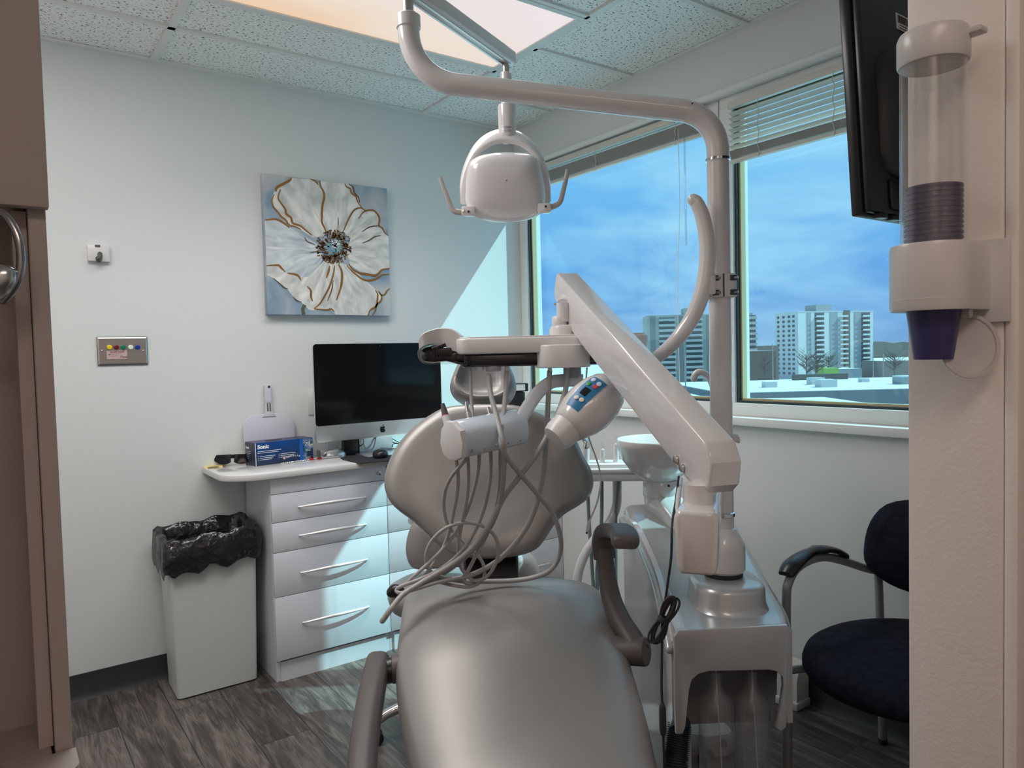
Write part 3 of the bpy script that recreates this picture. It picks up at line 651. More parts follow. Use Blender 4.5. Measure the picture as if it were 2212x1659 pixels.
# glove box
Fl, Fr = ony(552, 1004, -.150), ony(677, 991, -.118)
Fl.z = Fr.z = CT1; ex = (Fr-Fl).normalized(); gw = (Fr-Fl).length; ey = Z.cross(ex); gd, gh = .098, .096
G = frame(Fl, -ey, ex)                      # x along the front, y up, z out of the front
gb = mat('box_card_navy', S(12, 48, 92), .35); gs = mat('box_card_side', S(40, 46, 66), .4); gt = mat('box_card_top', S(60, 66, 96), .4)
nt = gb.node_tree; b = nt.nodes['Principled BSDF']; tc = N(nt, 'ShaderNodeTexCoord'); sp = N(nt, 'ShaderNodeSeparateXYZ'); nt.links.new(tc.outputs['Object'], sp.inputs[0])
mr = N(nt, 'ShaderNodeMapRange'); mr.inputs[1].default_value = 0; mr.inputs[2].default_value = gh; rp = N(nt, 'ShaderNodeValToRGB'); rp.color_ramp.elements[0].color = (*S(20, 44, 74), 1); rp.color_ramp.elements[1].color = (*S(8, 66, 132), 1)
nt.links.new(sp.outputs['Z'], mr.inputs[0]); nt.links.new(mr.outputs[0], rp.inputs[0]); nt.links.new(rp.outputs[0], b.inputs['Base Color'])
t = thing('glove_box', 'navy blue cardboard glove box lettered in white', 'glove box', Fl)
t['label'] = 'navy blue cardboard glove box with white lettering on the worktop beside the monitor'
mb = MB().box((0, 0, -gd), (gw, gh, 0), .0008, G, 0)
mb.prism([(0.0008, .0008), (gd-.0008, .0008), (gd-.0008, gh-.0008), (.0008, gh-.0008)], G @ M.Rotation(-PI/2, 4, 'Y') @ M.Translation((-gd, 0, 0)), 0, .0004, mi=1)
mb.prism([(.001, .001), (gw-.001, .001), (gw-.001, gd-.001), (.001, gd-.001)], G @ M.Translation((0, gh, 0)) @ M.Rotation(-PI/2, 4, 'X'), 0, .0004, mi=2)
box = build('carton', mb, [gb, gs, gt], t)
wt = mat('white_print', (.82, .84, .86), .5); Gp = lambda x, y: G @ M.Translation((x*gw, y*gh, .0003))
build('dispensing_slot', MB().prism([(gw*.22+x*.5+gw*.18, gd*.5+y) for x, y in disc(gw*.3, 24, ry=gd*.2)], G @ M.Translation((0, gh+.0006, 0)) @ M.Rotation(-PI/2, 4, 'X'), 0, .0008), black_rubber, t)
build('edge_stripe', MB().box((0.001, 0.001, .0002), (.0035, gh-.001, .0007), 0, G), wt, box)
lettering('printed_name', 'Sonic', .023, Gp(.04, .74), wt, box, bold=.0009, shear=.08)
for x, y, w2, n_, st_ in ((.04, .62, .40, 2, .07), (.075, .40, .26, 3, .075), (.425, .42, .26, 3, .075), (.045, .40, .012, 3, .075), (.395, .42, .012, 3, .075), (.865, .48, .09, 2, .05), (.86, .13, .09, 2, .05)):
    q = MB()
    for i in range(n_): q.box((x*gw, (y-st_*i)*gh-.0009, .0002), ((x+w2*(1-.12*i*(w2 > .1)))*gw, (y-st_*i)*gh+.0009, .0006), 0, G)
    build('small_print', q, wt, box, 0)
q = MB()
for i, ch in enumerate('AURELIA'):
    u = i/6; yy = .20+.05*math.sin(PI*u)
    lettering('printed_letter', ch, .010, Gp(.535+.035*i, yy) @ M.Rotation(.35-.7*u, 4, 'Z'), wt, box, align='CENTER', bold=.0003)
build('round_mark', MB().prism(disc(.006, 16), Gp(.485, .215), 0, .0004), mat('mark_pink', S(210, 170, 180), .5), box, 0)
ab = mat('aurora_print', (.1, .2, .4), .4); nt = ab.node_tree; b = nt.nodes['Principled BSDF']; tc = N(nt, 'ShaderNodeTexCoord'); no = N(nt, 'ShaderNodeTexNoise'); no.inputs['Scale'].default_value = 17; no.inputs['Distortion'].default_value = 1.5
rp = N(nt, 'ShaderNodeValToRGB'); e = rp.color_ramp.elements; e[0].position = .36; e[0].color = (*S(10, 40, 80), 1); e[1].position = .72; e[1].color = (*S(200, 220, 190), 1); k = e.new(.5); k.color = (*S(40, 110, 140), 1); k = e.new(.58); k.color = (*S(130, 130, 180), 1)
nt.links.new(tc.outputs['Object'], no.inputs['Vector']); nt.links.new(no.outputs['Fac'], rp.inputs[0]); nt.links.new(rp.outputs[0], b.inputs['Base Color'])
build('printed_panel', MB().box((gw*.82, .001, .0001), (gw*.995, gh-.001, .0004), 0, G), ab, box, 0)
build('blue_band', MB().box((gw*.76, .001, .0001), (gw*.82, gh-.001, .0003), 0, G), mat('band_blue', S(16, 92, 178), .4), box, 0)
q = MB().box((gw*.855, gh*.66, .0004), (gw*.945, gh*.67, .0008), 0, G).box((gw*.855, gh*.89, .0004), (gw*.99, gh*.90, .0008), 0, G).box((gw*.855, gh*.66, .0004), (gw*.859, gh*.9, .0008), 0, G).box((gw*.941, gh*.66, .0004), (gw*.945, gh*.9, .0008), 0, G)
build('size_frame', q, wt, box, 0)
lettering('size_letters', 'XS', .0175, Gp(.865, .705), wt, box, bold=.0003)
lettering('side_name', 'Sonic', .015, G @ M.Rotation(-PI/2, 4, 'Y') @ M.Translation((-gd+.008, gh*.72, .0005)), wt, box, bold=.0004)
q = MB()
for i in range(5): q.box((-gd+.01, gh*(.6-.08*i)-.0006, .0005), (-gd+.01+.045-.006*i, gh*(.6-.08*i)+.0006, .0008), 0, G @ M.Rotation(-PI/2, 4, 'Y'))
build('side_print', q, wt, box, 0)

# white hand paddle leaning on the wall
cb = ony(580, 985, -.03); xc = ony(580, 900, -.015).x
t = thing('hand_mirror', 'pale lilac long handled square hand mirror leaning on the wall behind the glove box', 'hand mirror', (xc, -.02, CT1))
ln = math.atan2(.012, .33); Tm = M.Translation((xc, -.026, CT1+.001)) @ M.Rotation(-ln, 4, 'X') @ frame((0, 0, 0), NW, (1, 0, 0))
bw, bh = .226, .205
pts = [(x*bw/2, bh/2+y*bh/2) for x, y in [((abs(math.cos(a))**.5)*(1 if math.cos(a) > 0 else -1), (abs(math.sin(a))**.5)*(1 if math.sin(a) > 0 else -1)) for a in [2*PI*i/48 for i in range(48)]]]
pts = [(x*(.86+.14*min(1, (y/bh)*1.8)), y) for x, y in pts]
build('blade', MB().prism(pts, Tm, -.008, .004, .003), violet_grey, t)
build('neck', MB().prism([(-.03, bh-.012), (.03, bh-.012), (.014, bh+.01), (.013, bh+.05), (-.013, bh+.05), (-.014, bh+.01)], Tm, -.006, .008, .002), violet_grey, t)
build('metal_band', MB().prism([(-.009, bh+.012), (-.002, bh+.012), (-.002, bh+.046), (-.009, bh+.046)], Tm, .0075, .009).prism([(.002, bh+.012), (.009, bh+.012), (.009, bh+.046), (.002, bh+.046)], Tm, .0075, .009), steel, t)
hd = build('handle', MB().prism([(x, bh+.088+y) for x, y in rr(.028, .082, .008)], Tm, -.008, .010, .004), violet_grey, t)
build('hanging_hole', MB().prism(disc(.0055, 14, 0.004, bh+.118), Tm, .0095, .0108), gasket_m, hd)

# safety glasses and the yellow note
gc = onz(503, 1006, CT1); T = level(gc, .12)
t = thing('safety_glasses', 'black wraparound safety glasses lying on the worktop in front of the glove box', 'glasses', gc)
lens = MB()
for s_ in (-1, 1):
    g_ = []
    for i in range(9):
        u = i/8; x = s_*(.006+.066*u); y = .022*u*u; top = .040-.003*u; bot = .040-.037*math.sin(PI*(.20+.64*u))**.6*(1-.12*u)
        g_.append((x, y, top, max(.002, bot)))
    rs = [[T @ V((x*1.1, y+.006, tp*1.2)), T @ V((x*1.1, y-.001, (tp+bt)*.6)), T @ V((x*1.1, y-.006, bt*1.2)), T @ V((x*1.1, y-.003, bt*1.2)), T @ V((x*1.1, y+.002, (tp+bt)*.6)), T @ V((x*1.1, y+.009, tp*1.2))] for x, y, tp, bt in g_]
    lens.rings(rs)
lens.box((-.009, .0, .031), (.009, .008, .047), .002, T)
build('lenses', lens, mat('dark_lens', (.006, .006, .007), .12, spec=.3), t, 60)
for s_ in (-1, 1): build('temple', MB().tube([T @ V((s_*.079, .026, .042)), T @ V((s_*.080, .07, .034)), T @ V((s_*.066, .12, .018)), T @ V((s_*.05, .15, .004))], .0028, 8, 5), black_plastic, t)
nc = onz(463, 1006, CT1); T = level(nc, .3)
o = build('paper_note', MB().box((-.04, -.03, 0), (.035, .03, .0012), 0, T).box((-.03, -.035, .0012), (.045, .022, .0024), 0, T @ M.Rotation(.25, 4, 'Z')), mat('yellow_paper', S(225, 205, 130), .7)); tag(o, 'small yellow paper notes at the rounded corner of the worktop', 'note')
# spiral notebook under the box front
a, bq = onz(608, 1003, CT1), onz(668, 995, CT1); dn = (bq-a).normalized(); sd = Z.cross(dn)
t = thing('spiral_notebook', 'thin spiral bound notebook lying just in front of the glove box', 'notebook', a)
q = MB().rings([[a+sd*.004, bq+sd*.004, bq+sd*.011, a+sd*.011], [p+Z*.002 for p in (a+sd*.004, bq+sd*.004, bq+sd*.011, a+sd*.011)]]); build('pages', q, white_plastic, t)
q = MB(); n_ = 30
sp_ = [a+(bq-a)*(i/(n_*4))+Z*(.0035+.0032*math.sin(i*PI/2))+sd*(.003*math.cos(i*PI/2)) for i in range(n_*4+1)]
build('wire_spiral', MB().tube(sp_, .0007, 5, 2), chrome, t)
red = mat('red_plastic', S(190, 30, 40), .3)
for (x, y), lb in (((672, 991), 'red pen end touching the spiral notebook'), ((690, 990), 'red and white pen lying below the silver dock')):
    c = onz(x, y, CT1+.004); o = build('pen', MB().cyl(c-V((.010, -.002, 0)), c+V((.010, -.002, 0)), .0042, 10, bev=.001).cyl(c+V((.010, -.002, 0)), c+V((.085, -.012, 0)), .0030, 10, bev=.001, mi=1), [red, white_plastic]); tag(o, lb, 'pen')
# dark device in the corner
c = W(1121, 872, 3.62); t = thing('desk_phone', 'small black device with a white label in the corner behind the headrest', 'device', (c.x, c.y, CT1)); T = level((c.x, c.y, CT1), .2)
hz = c.z-CT1
build('body', MB().cbox((-.02, 0, hz/2+.03), (.09, .07, hz+.06), .006, T), black_plastic, t)
bx = build('raised_box', MB().cbox((-.008, 0, hz+.082), (.10, .07, .04), .004, T), black_plastic, t)
build('label_card', MB().cbox((-.012, -.0356, hz+.082), (.075, .001, .03), 0, T), white_plastic, bx)
# ------------------------------------------------------------------ dental chair
B0 = onz(1120, 1500, .0); c0 = W(1100, 1400, 1.9); c0.z = 0
t = thing('dental_chair', 'pearl grey dental chair with wing shaped backrest in the middle of the room', 'dental chair', c0)
# seat and leg rest: sections from the back to the foot end (centre px, width px, row of the top, view distance)
secs = [(1076, 372, 1254, 2.15), (1080, 402, 1249, 2.12), (1087, 430, 1258, 2.07), (1095, 458, 1282, 1.98), (1100, 478, 1316, 1.90), (1102, 492, 1352, 1.82), (1107, 508, 1395, 1.745), (1118, 522, 1455, 1.66), (1133, 530, 1520, 1.575), (1149, 530, 1590, 1.49), (1166, 528, 1662, 1.41), (1190, 525, 1760, 1.32), (1215, 500, 1850, 1.25), (1220, 440, 1900, 1.22)]
prof = []
for i in range(40):
    a = 2*PI*i/40; ca, sa = math.cos(a), math.sin(a)
    prof.append(((abs(ca)**.34)*(1 if ca > 0 else -1), (abs(sa)**.62)*(1 if sa > 0 else -1)))
rs = []
for i, (cx, wp, y, d) in enumerate(secs):
    c = W(cx, y, d); w_ = wp*d/FPX/2; hh = .058 if 0 < i < len(secs)-1 else .04
    rs.append([c+RH*(u*w_)+Z*(v*hh-hh-(.010*(u*u) if v > 0 else 0)) for u, v in prof])
rs2 = []
for k in range(len(prof)):
    line = smooth([r[k] for r in rs], 4); rs2.append(line)
rs = [[rs2[k][i] for k in range(len(prof))] for i in range(len(rs2[0]))]
build('seat', MB().rings(rs), vinyl, t, 70)
# white seat pan and base beneath
P_ = W(1108, 1395, 1.80); T = level((P_.x, P_.y, 0), -.03)
build('seat_pan', MB().rings([[T @ V((x, y, z)) for x, y in rr(w, l, .08)] for w, l, z in ((.40, .56, P_.z-.14), (.36, .50, P_.z-.185))]), white_plastic, t)
build('lift_column', MB().rings([[T @ V((x, y+.02, z)) for x, y in rr(w, l, .06)] for w, l, z in ((.30, .40, P_.z-.19), (.22, .30, .26), (.26, .36, .10))]), white_plastic, t)
build('base', MB().rings([[T @ V((x, y+.05, z)) for x, y in rr(w, l, .12)] for w, l, z in ((.44, .78, 0), (.46, .80, .02), (.44, .78, .075), (.36, .66, .105))]), white_plastic, t)
# backrest
rc = math.radians(20); bn = (FH*-math.cos(rc)+Z*math.sin(rc)).normalized(); bp = W(1055, 1045, 2.19)
outl = [(1050, 874), (1000, 876), (956, 883), (909, 911), (875, 942), (851, 975), (835, 1012), (830, 1040), (833, 1063), (845, 1087), (866, 1107), (892, 1126), (928, 1160), (950, 1182), (974, 1196), (1010, 1204), (1060, 1207), (1119, 1201), (1157, 1187), (1177, 1165), (1196, 1136), (1218, 1112), (1249, 1093), (1271, 1076), (1280, 1056), (1282, 1037), (1276, 1013), (1259, 982), (1240, 942), (1206, 915), (1162, 891), (1110, 876)]
pts = closed_smooth([onp(x, y, bp, bn) for x, y in outl], 3)
fr = [(1., 0), (.995, .010), (.975, .022), (.94, .030), (.86, .036), (.7, .034), (.5, .026), (.3, .020), (.12, .018)]
bk = [(.995, -.010), (.97, -.022), (.92, -.032), (.8, -.038), (.5, -.040), (.15, -.040)]
build('backrest', MB().pillow(pts, bn, fr, bk), vinyl, t, 70)
# headrest with a hollow
hc = math.radians(22); hn = (FH*-math.cos(hc)+Z*math.sin(hc)).normalized(); hp = W(1044, 820, 2.37)
outl = [(1043, 752), (1018, 756), (999, 775), (983, 805), (973, 833), (974, 848), (984, 862), (1004, 874), (1030, 880), (1053, 880), (1080, 878), (1100, 869), (1113, 850), (1115, 832), (1106, 803), (1089, 773), (1070, 756)]
pts = closed_smooth([onp(x, y, hp, hn) for x, y in outl], 3)
fr = [(1., 0), (.99, .018), (.95, .040), (.88, .056), (.80, .062), (.74, .058), (.66, .046), (.5, .036), (.3, .032), (.1, .031)]
bk = [(.99, -.015), (.94, -.03), (.8, -.042), (.4, -.046), (.1, -.047)]
build('headrest', MB().pillow(pts, hn, fr, bk), vinyl, t, 70)
u0 = W(1046, 875, 2.40); build('headrest_bar', MB().prism(rr(.06, .02, .005), frame(u0-Z*.16+FH*.05, Z*.97+FH*.24, RH), 0, .2), steel, t)
# black joint between seat and back
a = W(1060, 1190, 2.20); bq = W(1060, 1262, 2.14); bx = (bq-a)
T = frame(bq-V((0, 0, .05)), -bx, RH); build('back_hinge', MB().prism(rr(.165, .075, .012), T, 0, bx.length+.09, .003), black_plastic, t)
bs = W(1128, 1262, 2.36); build('back_support', MB().pillow([bs+RH*x+Z*y for x, y in disc(.058, 28, 0, .02, .078)], -FH, [(1, 0), (.95, .03), (.8, .05), (.4, .06), (.1, .062)], [(1, -.05)]), white_plastic, t, 70)
# armrests
def arm(name, pts, r0, wid, dirx):
    ps = smooth(pts, 5); rs = []; m = len(ps)
    for i in range(m):
        tn = (ps[min(i+1, m-1)]-ps[max(i-1, 0)]).normalized(); x = (dirx-tn*dirx.dot(tn)).normalized(); y = tn.cross(x); u = i/(m-1)
        w_, h_ = wid(u)
        rs.append([ps[i]+x*(px)+y*(py) for px, py in rr(w_, h_, min(w_, h_)*.36, 4)])
    return MB().rings(rs)
# left armrest lies forward along the seat
la = [W(817, 1432, 1.80), W(812, 1455, 1.745), W(803, 1500, 1.66), W(793, 1560, 1.57), W(786, 1620, 1.49), W(781, 1690, 1.41), W(779, 1800, 1.31)]
ar = build('armrest', arm('armrest', la, 0, lambda u: (.056, .060+.01*math.sin(PI*u)), RH), armrest_m, t, 55)
p0 = W(828, 1452, 1.765); build('pivot', MB().cyl(p0-RH*.012, W(862, 1442, 1.78)+RH*.02, .030, 24, bev=.003), black_plastic, ar)
build('pivot_collar', MB().cyl(W(846, 1446, 1.772), W(868, 1442, 1.78)+RH*.02, .033, 24, bev=.003), armrest_m, ar)
# right armrest stands up
q0 = W(1378, 1408, 1.77)
ra = [W(1380, 1410, 1.755), W(1362, 1378, 1.79), W(1341, 1345, 1.83), W(1324, 1305, 1.875), W(1314, 1262, 1.91), W(1308, 1220, 1.935), W(1306, 1186, 1.945)]
ar = build('armrest', arm('armrest', ra, 0, lambda u: (.042+.012*(1-u), .055), RH), armrest_m, t, 55)
build('pivot', MB().cyl(W(1355, 1404, 1.79)-RH*.03, W(1398, 1408, 1.75), .034, 28, bev=.006), armrest_m, ar)
pd = [W(1306, 1205, 1.945), W(1303, 1172, 1.945), W(1312, 1150, 1.93), W(1330, 1146, 1.88), W(1344, 1152, 1.83), W(1350, 1163, 1.785), W(1351, 1176, 1.75)]
ps = smooth(pd, 5); rs = []; m_ = len(ps)
for i in range(m_):
    tn = (ps[min(i+1, m_-1)]-ps[max(i-1, 0)]).normalized(); x = (RH-tn*RH.dot(tn)).normalized(); y = tn.cross(x); u = i/(m_-1)
    e_ = 1 if i < m_-3 else (.96, .9, .72)[i-(m_-3)]
    rs.append([ps[i]+x*px*e_+y*py*e_ for px, py in rr(.058+.012*u, .042-.008*u, .014, 4)])
build('arm_pad', MB().rings(rs), armrest_m, ar, 55)

# ------------------------------------------------------------------ operator stool behind the chair
sx = W(945, 1190, 2.62); fl = onz(930, 1560, 0); st0 = V((-1.13, -.86, 0))
t = thing('operator_stool', 'grey vinyl operator stool on chrome castors behind the dental chair', 'stool', st0)
sn = (FH*-.99+Z*.12).normalized(); sp_ = W(940, 1180, 2.55)
outl = [(893, 1128), (882, 1152), (877, 1180), (879, 1202), (887, 1221), (905, 1229), (960, 1226), (1010, 1222), (1024, 1205), (1026, 1170), (1020, 1140), (1006, 1122), (960, 1112), (915, 1114)]
pts = closed_smooth([onp(x, y, sp_, sn) for x, y in outl], 3)
build('backrest', MB().pillow(pts, sn, [(1, 0), (.985, .018), (.93, .032), (.8, .040), (.4, .046), (.1, .047)], [(.98, -.016), (.9, -.026), (.5, -.03), (.1, -.03)]), vinyl, t, 70)
sc0 = W(960, 1252, 2.50); T = level(sc0)
build('seat', MB().rings([[T @ V((x, y, z)) for x, y in disc(r, 36, ry=r*.92)] for r, z in ((.15, -.10), (.185, -.085), (.195, -.05), (.19, -.02), (.16, -.004), (.08, .0), (.02, 0))]), vinyl, t, 70)
build('gas_column', MB().cyl((sc0.x, sc0.y, .09), (sc0.x, sc0.y, sc0.z-.10), .025, 20), chrome, t)
k0 = W(852, 1273, 2.40); lv = build('lever', MB().tube([sc0-Z*.11, W(880, 1290, 2.44), k0], .006, 8, 4), steel, t)
build('knob', MB().tube([k0+RH*.016-Z*.004, k0, k0-RH*.010-Z*.010], .017, 12, 4), black_plastic, lv)
ctr = V((sc0.x, sc0.y, 0)); tgt = onz(822, 1604, 0); rad = .30
a0 = math.atan2(tgt.y-ctr.y, tgt.x-ctr.x); rad = max(.26, min(.36, (tgt-ctr).length))
build('hub', MB().lathe([(.035, .085), (.05, .09), (.05, .125), (.03, .14)], M.Translation(ctr), 24), chrome, t)
for k in range(5):
    a = a0+2*PI*k/5; dv = V((math.cos(a), math.sin(a), 0)); e_ = ctr+dv*rad
    lg = build('leg', MB().tube([ctr+dv*.03+Z*.115, ctr+dv*rad*.5+Z*.112, ctr+dv*rad*.8+Z*.095, e_+Z*.062], lambda u: .019-.004*u, 12, 5), chrome, t)
    side = Z.cross(dv); q = MB()
    q.cyl(e_+side*.008-dv*.01+Z*.024, e_+side*.024-dv*.01+Z*.024, .024, 20, bev=.003).cyl(e_-side*.024-dv*.01+Z*.024, e_-side*.008-dv*.01+Z*.024, .024, 20, bev=.003).box((-.012, -.012, 0), (.012, .012, .04), .003, M.Translation(e_+Z*.03))
    build('castor', q, black_plastic, lg)
# ------------------------------------------------------------------ dental unit beside the chair
fr_ = W(1583, 1362, 1.60)
t = thing('dental_unit', 'silver and white dental unit with spittoon and two clear bottles right of the chair', 'dental unit', (fr_.x, fr_.y, 0)); unit = t
def span(xl, xr, y, d): return W(xl, y, d), W(xr, y, d)
zt = W(1455, 1360, 1.60).z
# silver top cover: sections from front to back; left px, right px, height of the top, view distance, depth of the skirt on the left and right
def sec(xl, xr, z, d, skl, skr, r=.03):
    yy = 764+FPX*(CAM.z-z)/d
    a, b_ = W(xl, yy, d), W(xr, yy, d); a.z = b_.z = z; ex = (b_-a); w_ = ex.length; ex.normalize(); th = .012
    P = lambda u, v: a+ex*u+Z*v
    out = [P(0, -skl)]
    for i in range(6): q = PI-PI/2*i/5; out.append(P(r+r*math.cos(q), -r+r*math.sin(q)))
    for i in range(6): q = PI/2-PI/2*i/5; out.append(P(w_-r+r*math.cos(q), -r+r*math.sin(q)))
    out.append(P(w_, -skr))
    inn = [P(w_-th, -skr)]
    rI = max(.004, r-th)
    for i in range(6): q = PI/2*i/5; inn.append(P(w_-th-rI+rI*math.cos(q), -th-rI+rI*math.sin(q)))
    for i in range(6): q = PI/2+PI/2*i/5; inn.append(P(th+rI+rI*math.cos(q), -th-rI+rI*math.sin(q)))
    inn.append(P(th, -skl)); return out+inn
S_ = [(1459, 1711, zt, 1.60, .215, .215), (1452, 1708, zt+.002, 1.66, .215, .20), (1441, 1697, zt+.004, 1.74, .19, .18), (1424, 1668, zt+.010, 1.88, .16, .13), (1402, 1640, zt+.025, 2.03, .13, .11), (1378, 1606, zt+.055, 2.19, .11, .10), (1356, 1574, zt+.085, 2.33, .10, .10), (1347, 1552, zt+.100, 2.43, .10, .10)]
rs = [sec(*s_) for s_ in S_]
rs = [[smooth([r[k] for r in rs], 3)[i] for k in range(len(rs[0]))] for i in range((len(rs)-1)*3+1)]
cover = build('top_cover', MB().rings(rs), silver_paint, t, 50)
# front apron with an arched opening
a, b_ = W(1457, 1368, 1.60), W(1711, 1358, 1.60); a.z = b_.z = zt-.0; ex = (b_-a); w_ = ex.length; T = frame(a, -(ex.normalized().cross(Z)).normalized()*-1, ex)
F = frame(a, ex.normalized().cross(Z), ex)          # x right, y up? z towards the doorway
def fx(px, py): p = onp(px, py, a, ex.normalized().cross(Z)); return ((p-a).dot(F.col[0].xyz), (p-a).dot(F.col[1].xyz))
sgn = 1 if F.col[1].xyz.z > 0 else -1
out2 = [fx(1460, 1585), fx(1457, 1500), fx(1456, 1375), fx(1466, 1361), fx(1700, 1350), fx(1711, 1362), fx(1710, 1420), fx(1706, 1500), fx(1697, 1570), fx(1687, 1579), fx(1677, 1572), fx(1685, 1530), fx(1692, 1480), fx(1690, 1462), fx(1678, 1450), fx(1660, 1446), fx(1530, 1449), fx(1508, 1455), fx(1494, 1468), fx(1488, 1490), fx(1484, 1530), fx(1480, 1570), fx(1474, 1584)]
ar_ = sum(out2[i][0]*out2[(i+1) % len(out2)][1]-out2[(i+1) % len(out2)][0]*out2[i][1] for i in range(len(out2)))
if ar_ < 0: out2 = out2[::-1]
build('front_apron', MB().prism(out2, F, -.012, .003, .002), silver_paint, cover, 30)
# inner back panel of the bottle bay
bp_ = [W(1478, 1440, 1.74), W(1680, 1440, 1.74), W(1672, 1556, 1.74), W(1480, 1565, 1.74)]
build('bay_panel', MB().rings([bp_, [p+FH*.012 for p in bp_]]), mat('bay_grey', (.20, .20, .205), .4), t)
bt = [W(1470, 1425, 1.615), W(1700, 1425, 1.615), W(1680, 1425, 1.75), W(1478, 1425, 1.75)]
build('bottle_socket', MB().rings([bt, [p+Z*.012 for p in bt]]), black_plastic, t)
# white body below the cover
bd = MB(); zb = .05
def fl4(zz, k=0): return [V((p.x, p.y, zz)) for p in (W(1446+k, 1400, 1.80), W(1490-k, 1400, 1.82), W(1508-k, 1250, 2.42), W(1352+k, 1250, 2.42))]
bd.rings([fl4(.03, 6), fl4(.06), fl4(zt-.10), fl4(zt-.03, 6)])
build('body', bd, white_gloss, t, 30)
pz = [W(1452, 1385, 1.66), W(1439, 1320, 1.74), W(1416, 1230, 1.92), W(1375, 1140, 2.2), W(1347, 1112, 2.42)]
pz2 = [V((p.x, p.y, q_)) for p, q_ in zip(pz, (.45, .36, .15, .08, .08))]
build('side_panel', MB().rings([[p-RH*.002, p+RH*.012, q_+RH*.012, q_-RH*.002] for p, q_ in zip(smooth(pz, 4), smooth(pz2, 4))]), white_gloss, t, 50)
build('side_lip', MB().tube([p-RH*.006-Z*.018 for p in pz], .011, 10, 5), silver_paint, cover)
fz = W(1410, 1560, 2.2); build('foot', MB().lathe([(.07, 0), (.075, .008), (.07, .02), (.03, .024)], M.Translation((fz.x, fz.y, 0)), 24), black_rubber, t)
# corrugated drain hose
hp_ = [W(1468, 1565, 1.72), W(1462, 1620, 1.70), W(1460, 1680, 1.68), W(1462, 1850, 1.66)]
sm = smooth(hp_, 70); q = MB(); q.tube(sm, lambda u: .026+.0035*math.sin(u*(len(sm)-1)*2*PI/6), 16, 0); build('drain_hose', q, mat('dark_teal_hose', (.04, .055, .062), .5), t, 60)
# bottles
for cx, y0 in ((1546, 1449), (1624, 1447)):
    tp = W(cx, y0, 1.665); bz = tp.z-.30; x_, y_ = tp.x, tp.y
    prof = [(.013, tp.z), (.0135, tp.z-.03), (.018, tp.z-.045), (.034, tp.z-.062), (.0395, tp.z-.085), (.0395, bz+.01), (.035, bz+.002), (.01, bz)]
    b_ = build('bottle', MB().lathe(prof[::-1], M.Translation((x_, y_, 0)), 28, cap=True), bottle_m, t)
    build('dip_tube', MB().tube([V((x_, y_, tp.z)), V((x_+.004, y_, tp.z-.07)), V((x_+.016, y_+.004, tp.z-.15)), V((x_+.03, y_+.008, bz+.01))], .0016, 6, 5), white_plastic, b_)
# raised boss under the column
Qc = W(1563, 1262, 1.78); T = level((Qc.x, Qc.y, zt))
boss = []
for k, z in ((1.16, -.004), (1.06, .004), (1.0, .018), (.98, .048), (.93, .058), (.8, .062), (.5, .062)): boss.append([T @ V((x*k, y*k-.02, z)) for x, y in rr(.165, .20, .07, 6)])
build('column_boss', MB().rings(boss), silver_paint, cover, 60)
build('column_gap', MB().lathe([(.044, zt+.055), (.046, zt+.06), (.046, zt+.072), (.02, zt+.074)], M.Translation((Qc.x, Qc.y, 0)), 24), black_rubber, t)
cz0 = zt+.073
build('column_base', MB().lathe([(.047, cz0), (.052, cz0+.006), (.052, cz0+.062), (.050, cz0+.07), (.033, cz0+.104), (.03, cz0+.106)], M.Translation((Qc.x, Qc.y, 0)), 36), white_gloss, t)
# spittoon
sb = W(1424, 950, 2.38); T = M.Translation(sb)
bowl = MB().lathe([(.001, -.135), (.05, -.132), (.062, -.122), (.095, -.10), (.125, -.06), (.137, -.02), (.139, 0), (.136, .004), (.131, 0), (.118, -.05), (.085, -.09), (.03, -.105), (.001, -.107)], T, 40)
build('spittoon_bowl', bowl, white_gloss, t, 60)
nk = W(1432, 1040, 2.38)
nz = build('bowl_neck', MB().lathe([(.056, sb.z-.185), (.058, sb.z-.182), (.058, sb.z-.142), (.052, sb.z-.132)], M.Translation((sb.x+.004, sb.y, 0)), 36), white_gloss, t)
sq = W(1444, 1049, 2.32); build('set_screw', MB().cyl(sq, sq-FH*.006, .004, 10), black_rubber, nz)
pts = [V((sb.x+.004, sb.y, sb.z-.17)), V((sb.x+.006, sb.y, sb.z-.215)), W(1452, 1105, 2.33), W(1490, 1160, 2.24), W(1520, 1220, 2.16)]
ps = smooth(pts, 6); rs = []
for i, p in enumerate(ps):
    tn = (ps[min(i+1, len(ps)-1)]-ps[max(0, i-1)]).normalized(); x = (RH-tn*RH.dot(tn)).normalized(); y = tn.cross(x)
    rs.append([p+x*u+y*v for u, v in rr(.105, .085, .03, 4)])
build('pedestal', MB().rings(rs), white_gloss, t, 60)
fa = [W(1543, 880, 2.2), W(1540, 835, 2.2), W(1528, 812, 2.2), W(1512, 804, 2.2), W(1502, 809, 2.2), W(1499, 818, 2.2)]
q = MB().tube(fa, .0105, 12, 6).cyl(W(1541, 870, 2.2), V((W(1541, 870, 2.2).x, W(1541, 870, 2.2).y, sb.z-.16)), .011, 12)
build('water_spout', q, white_gloss, t)

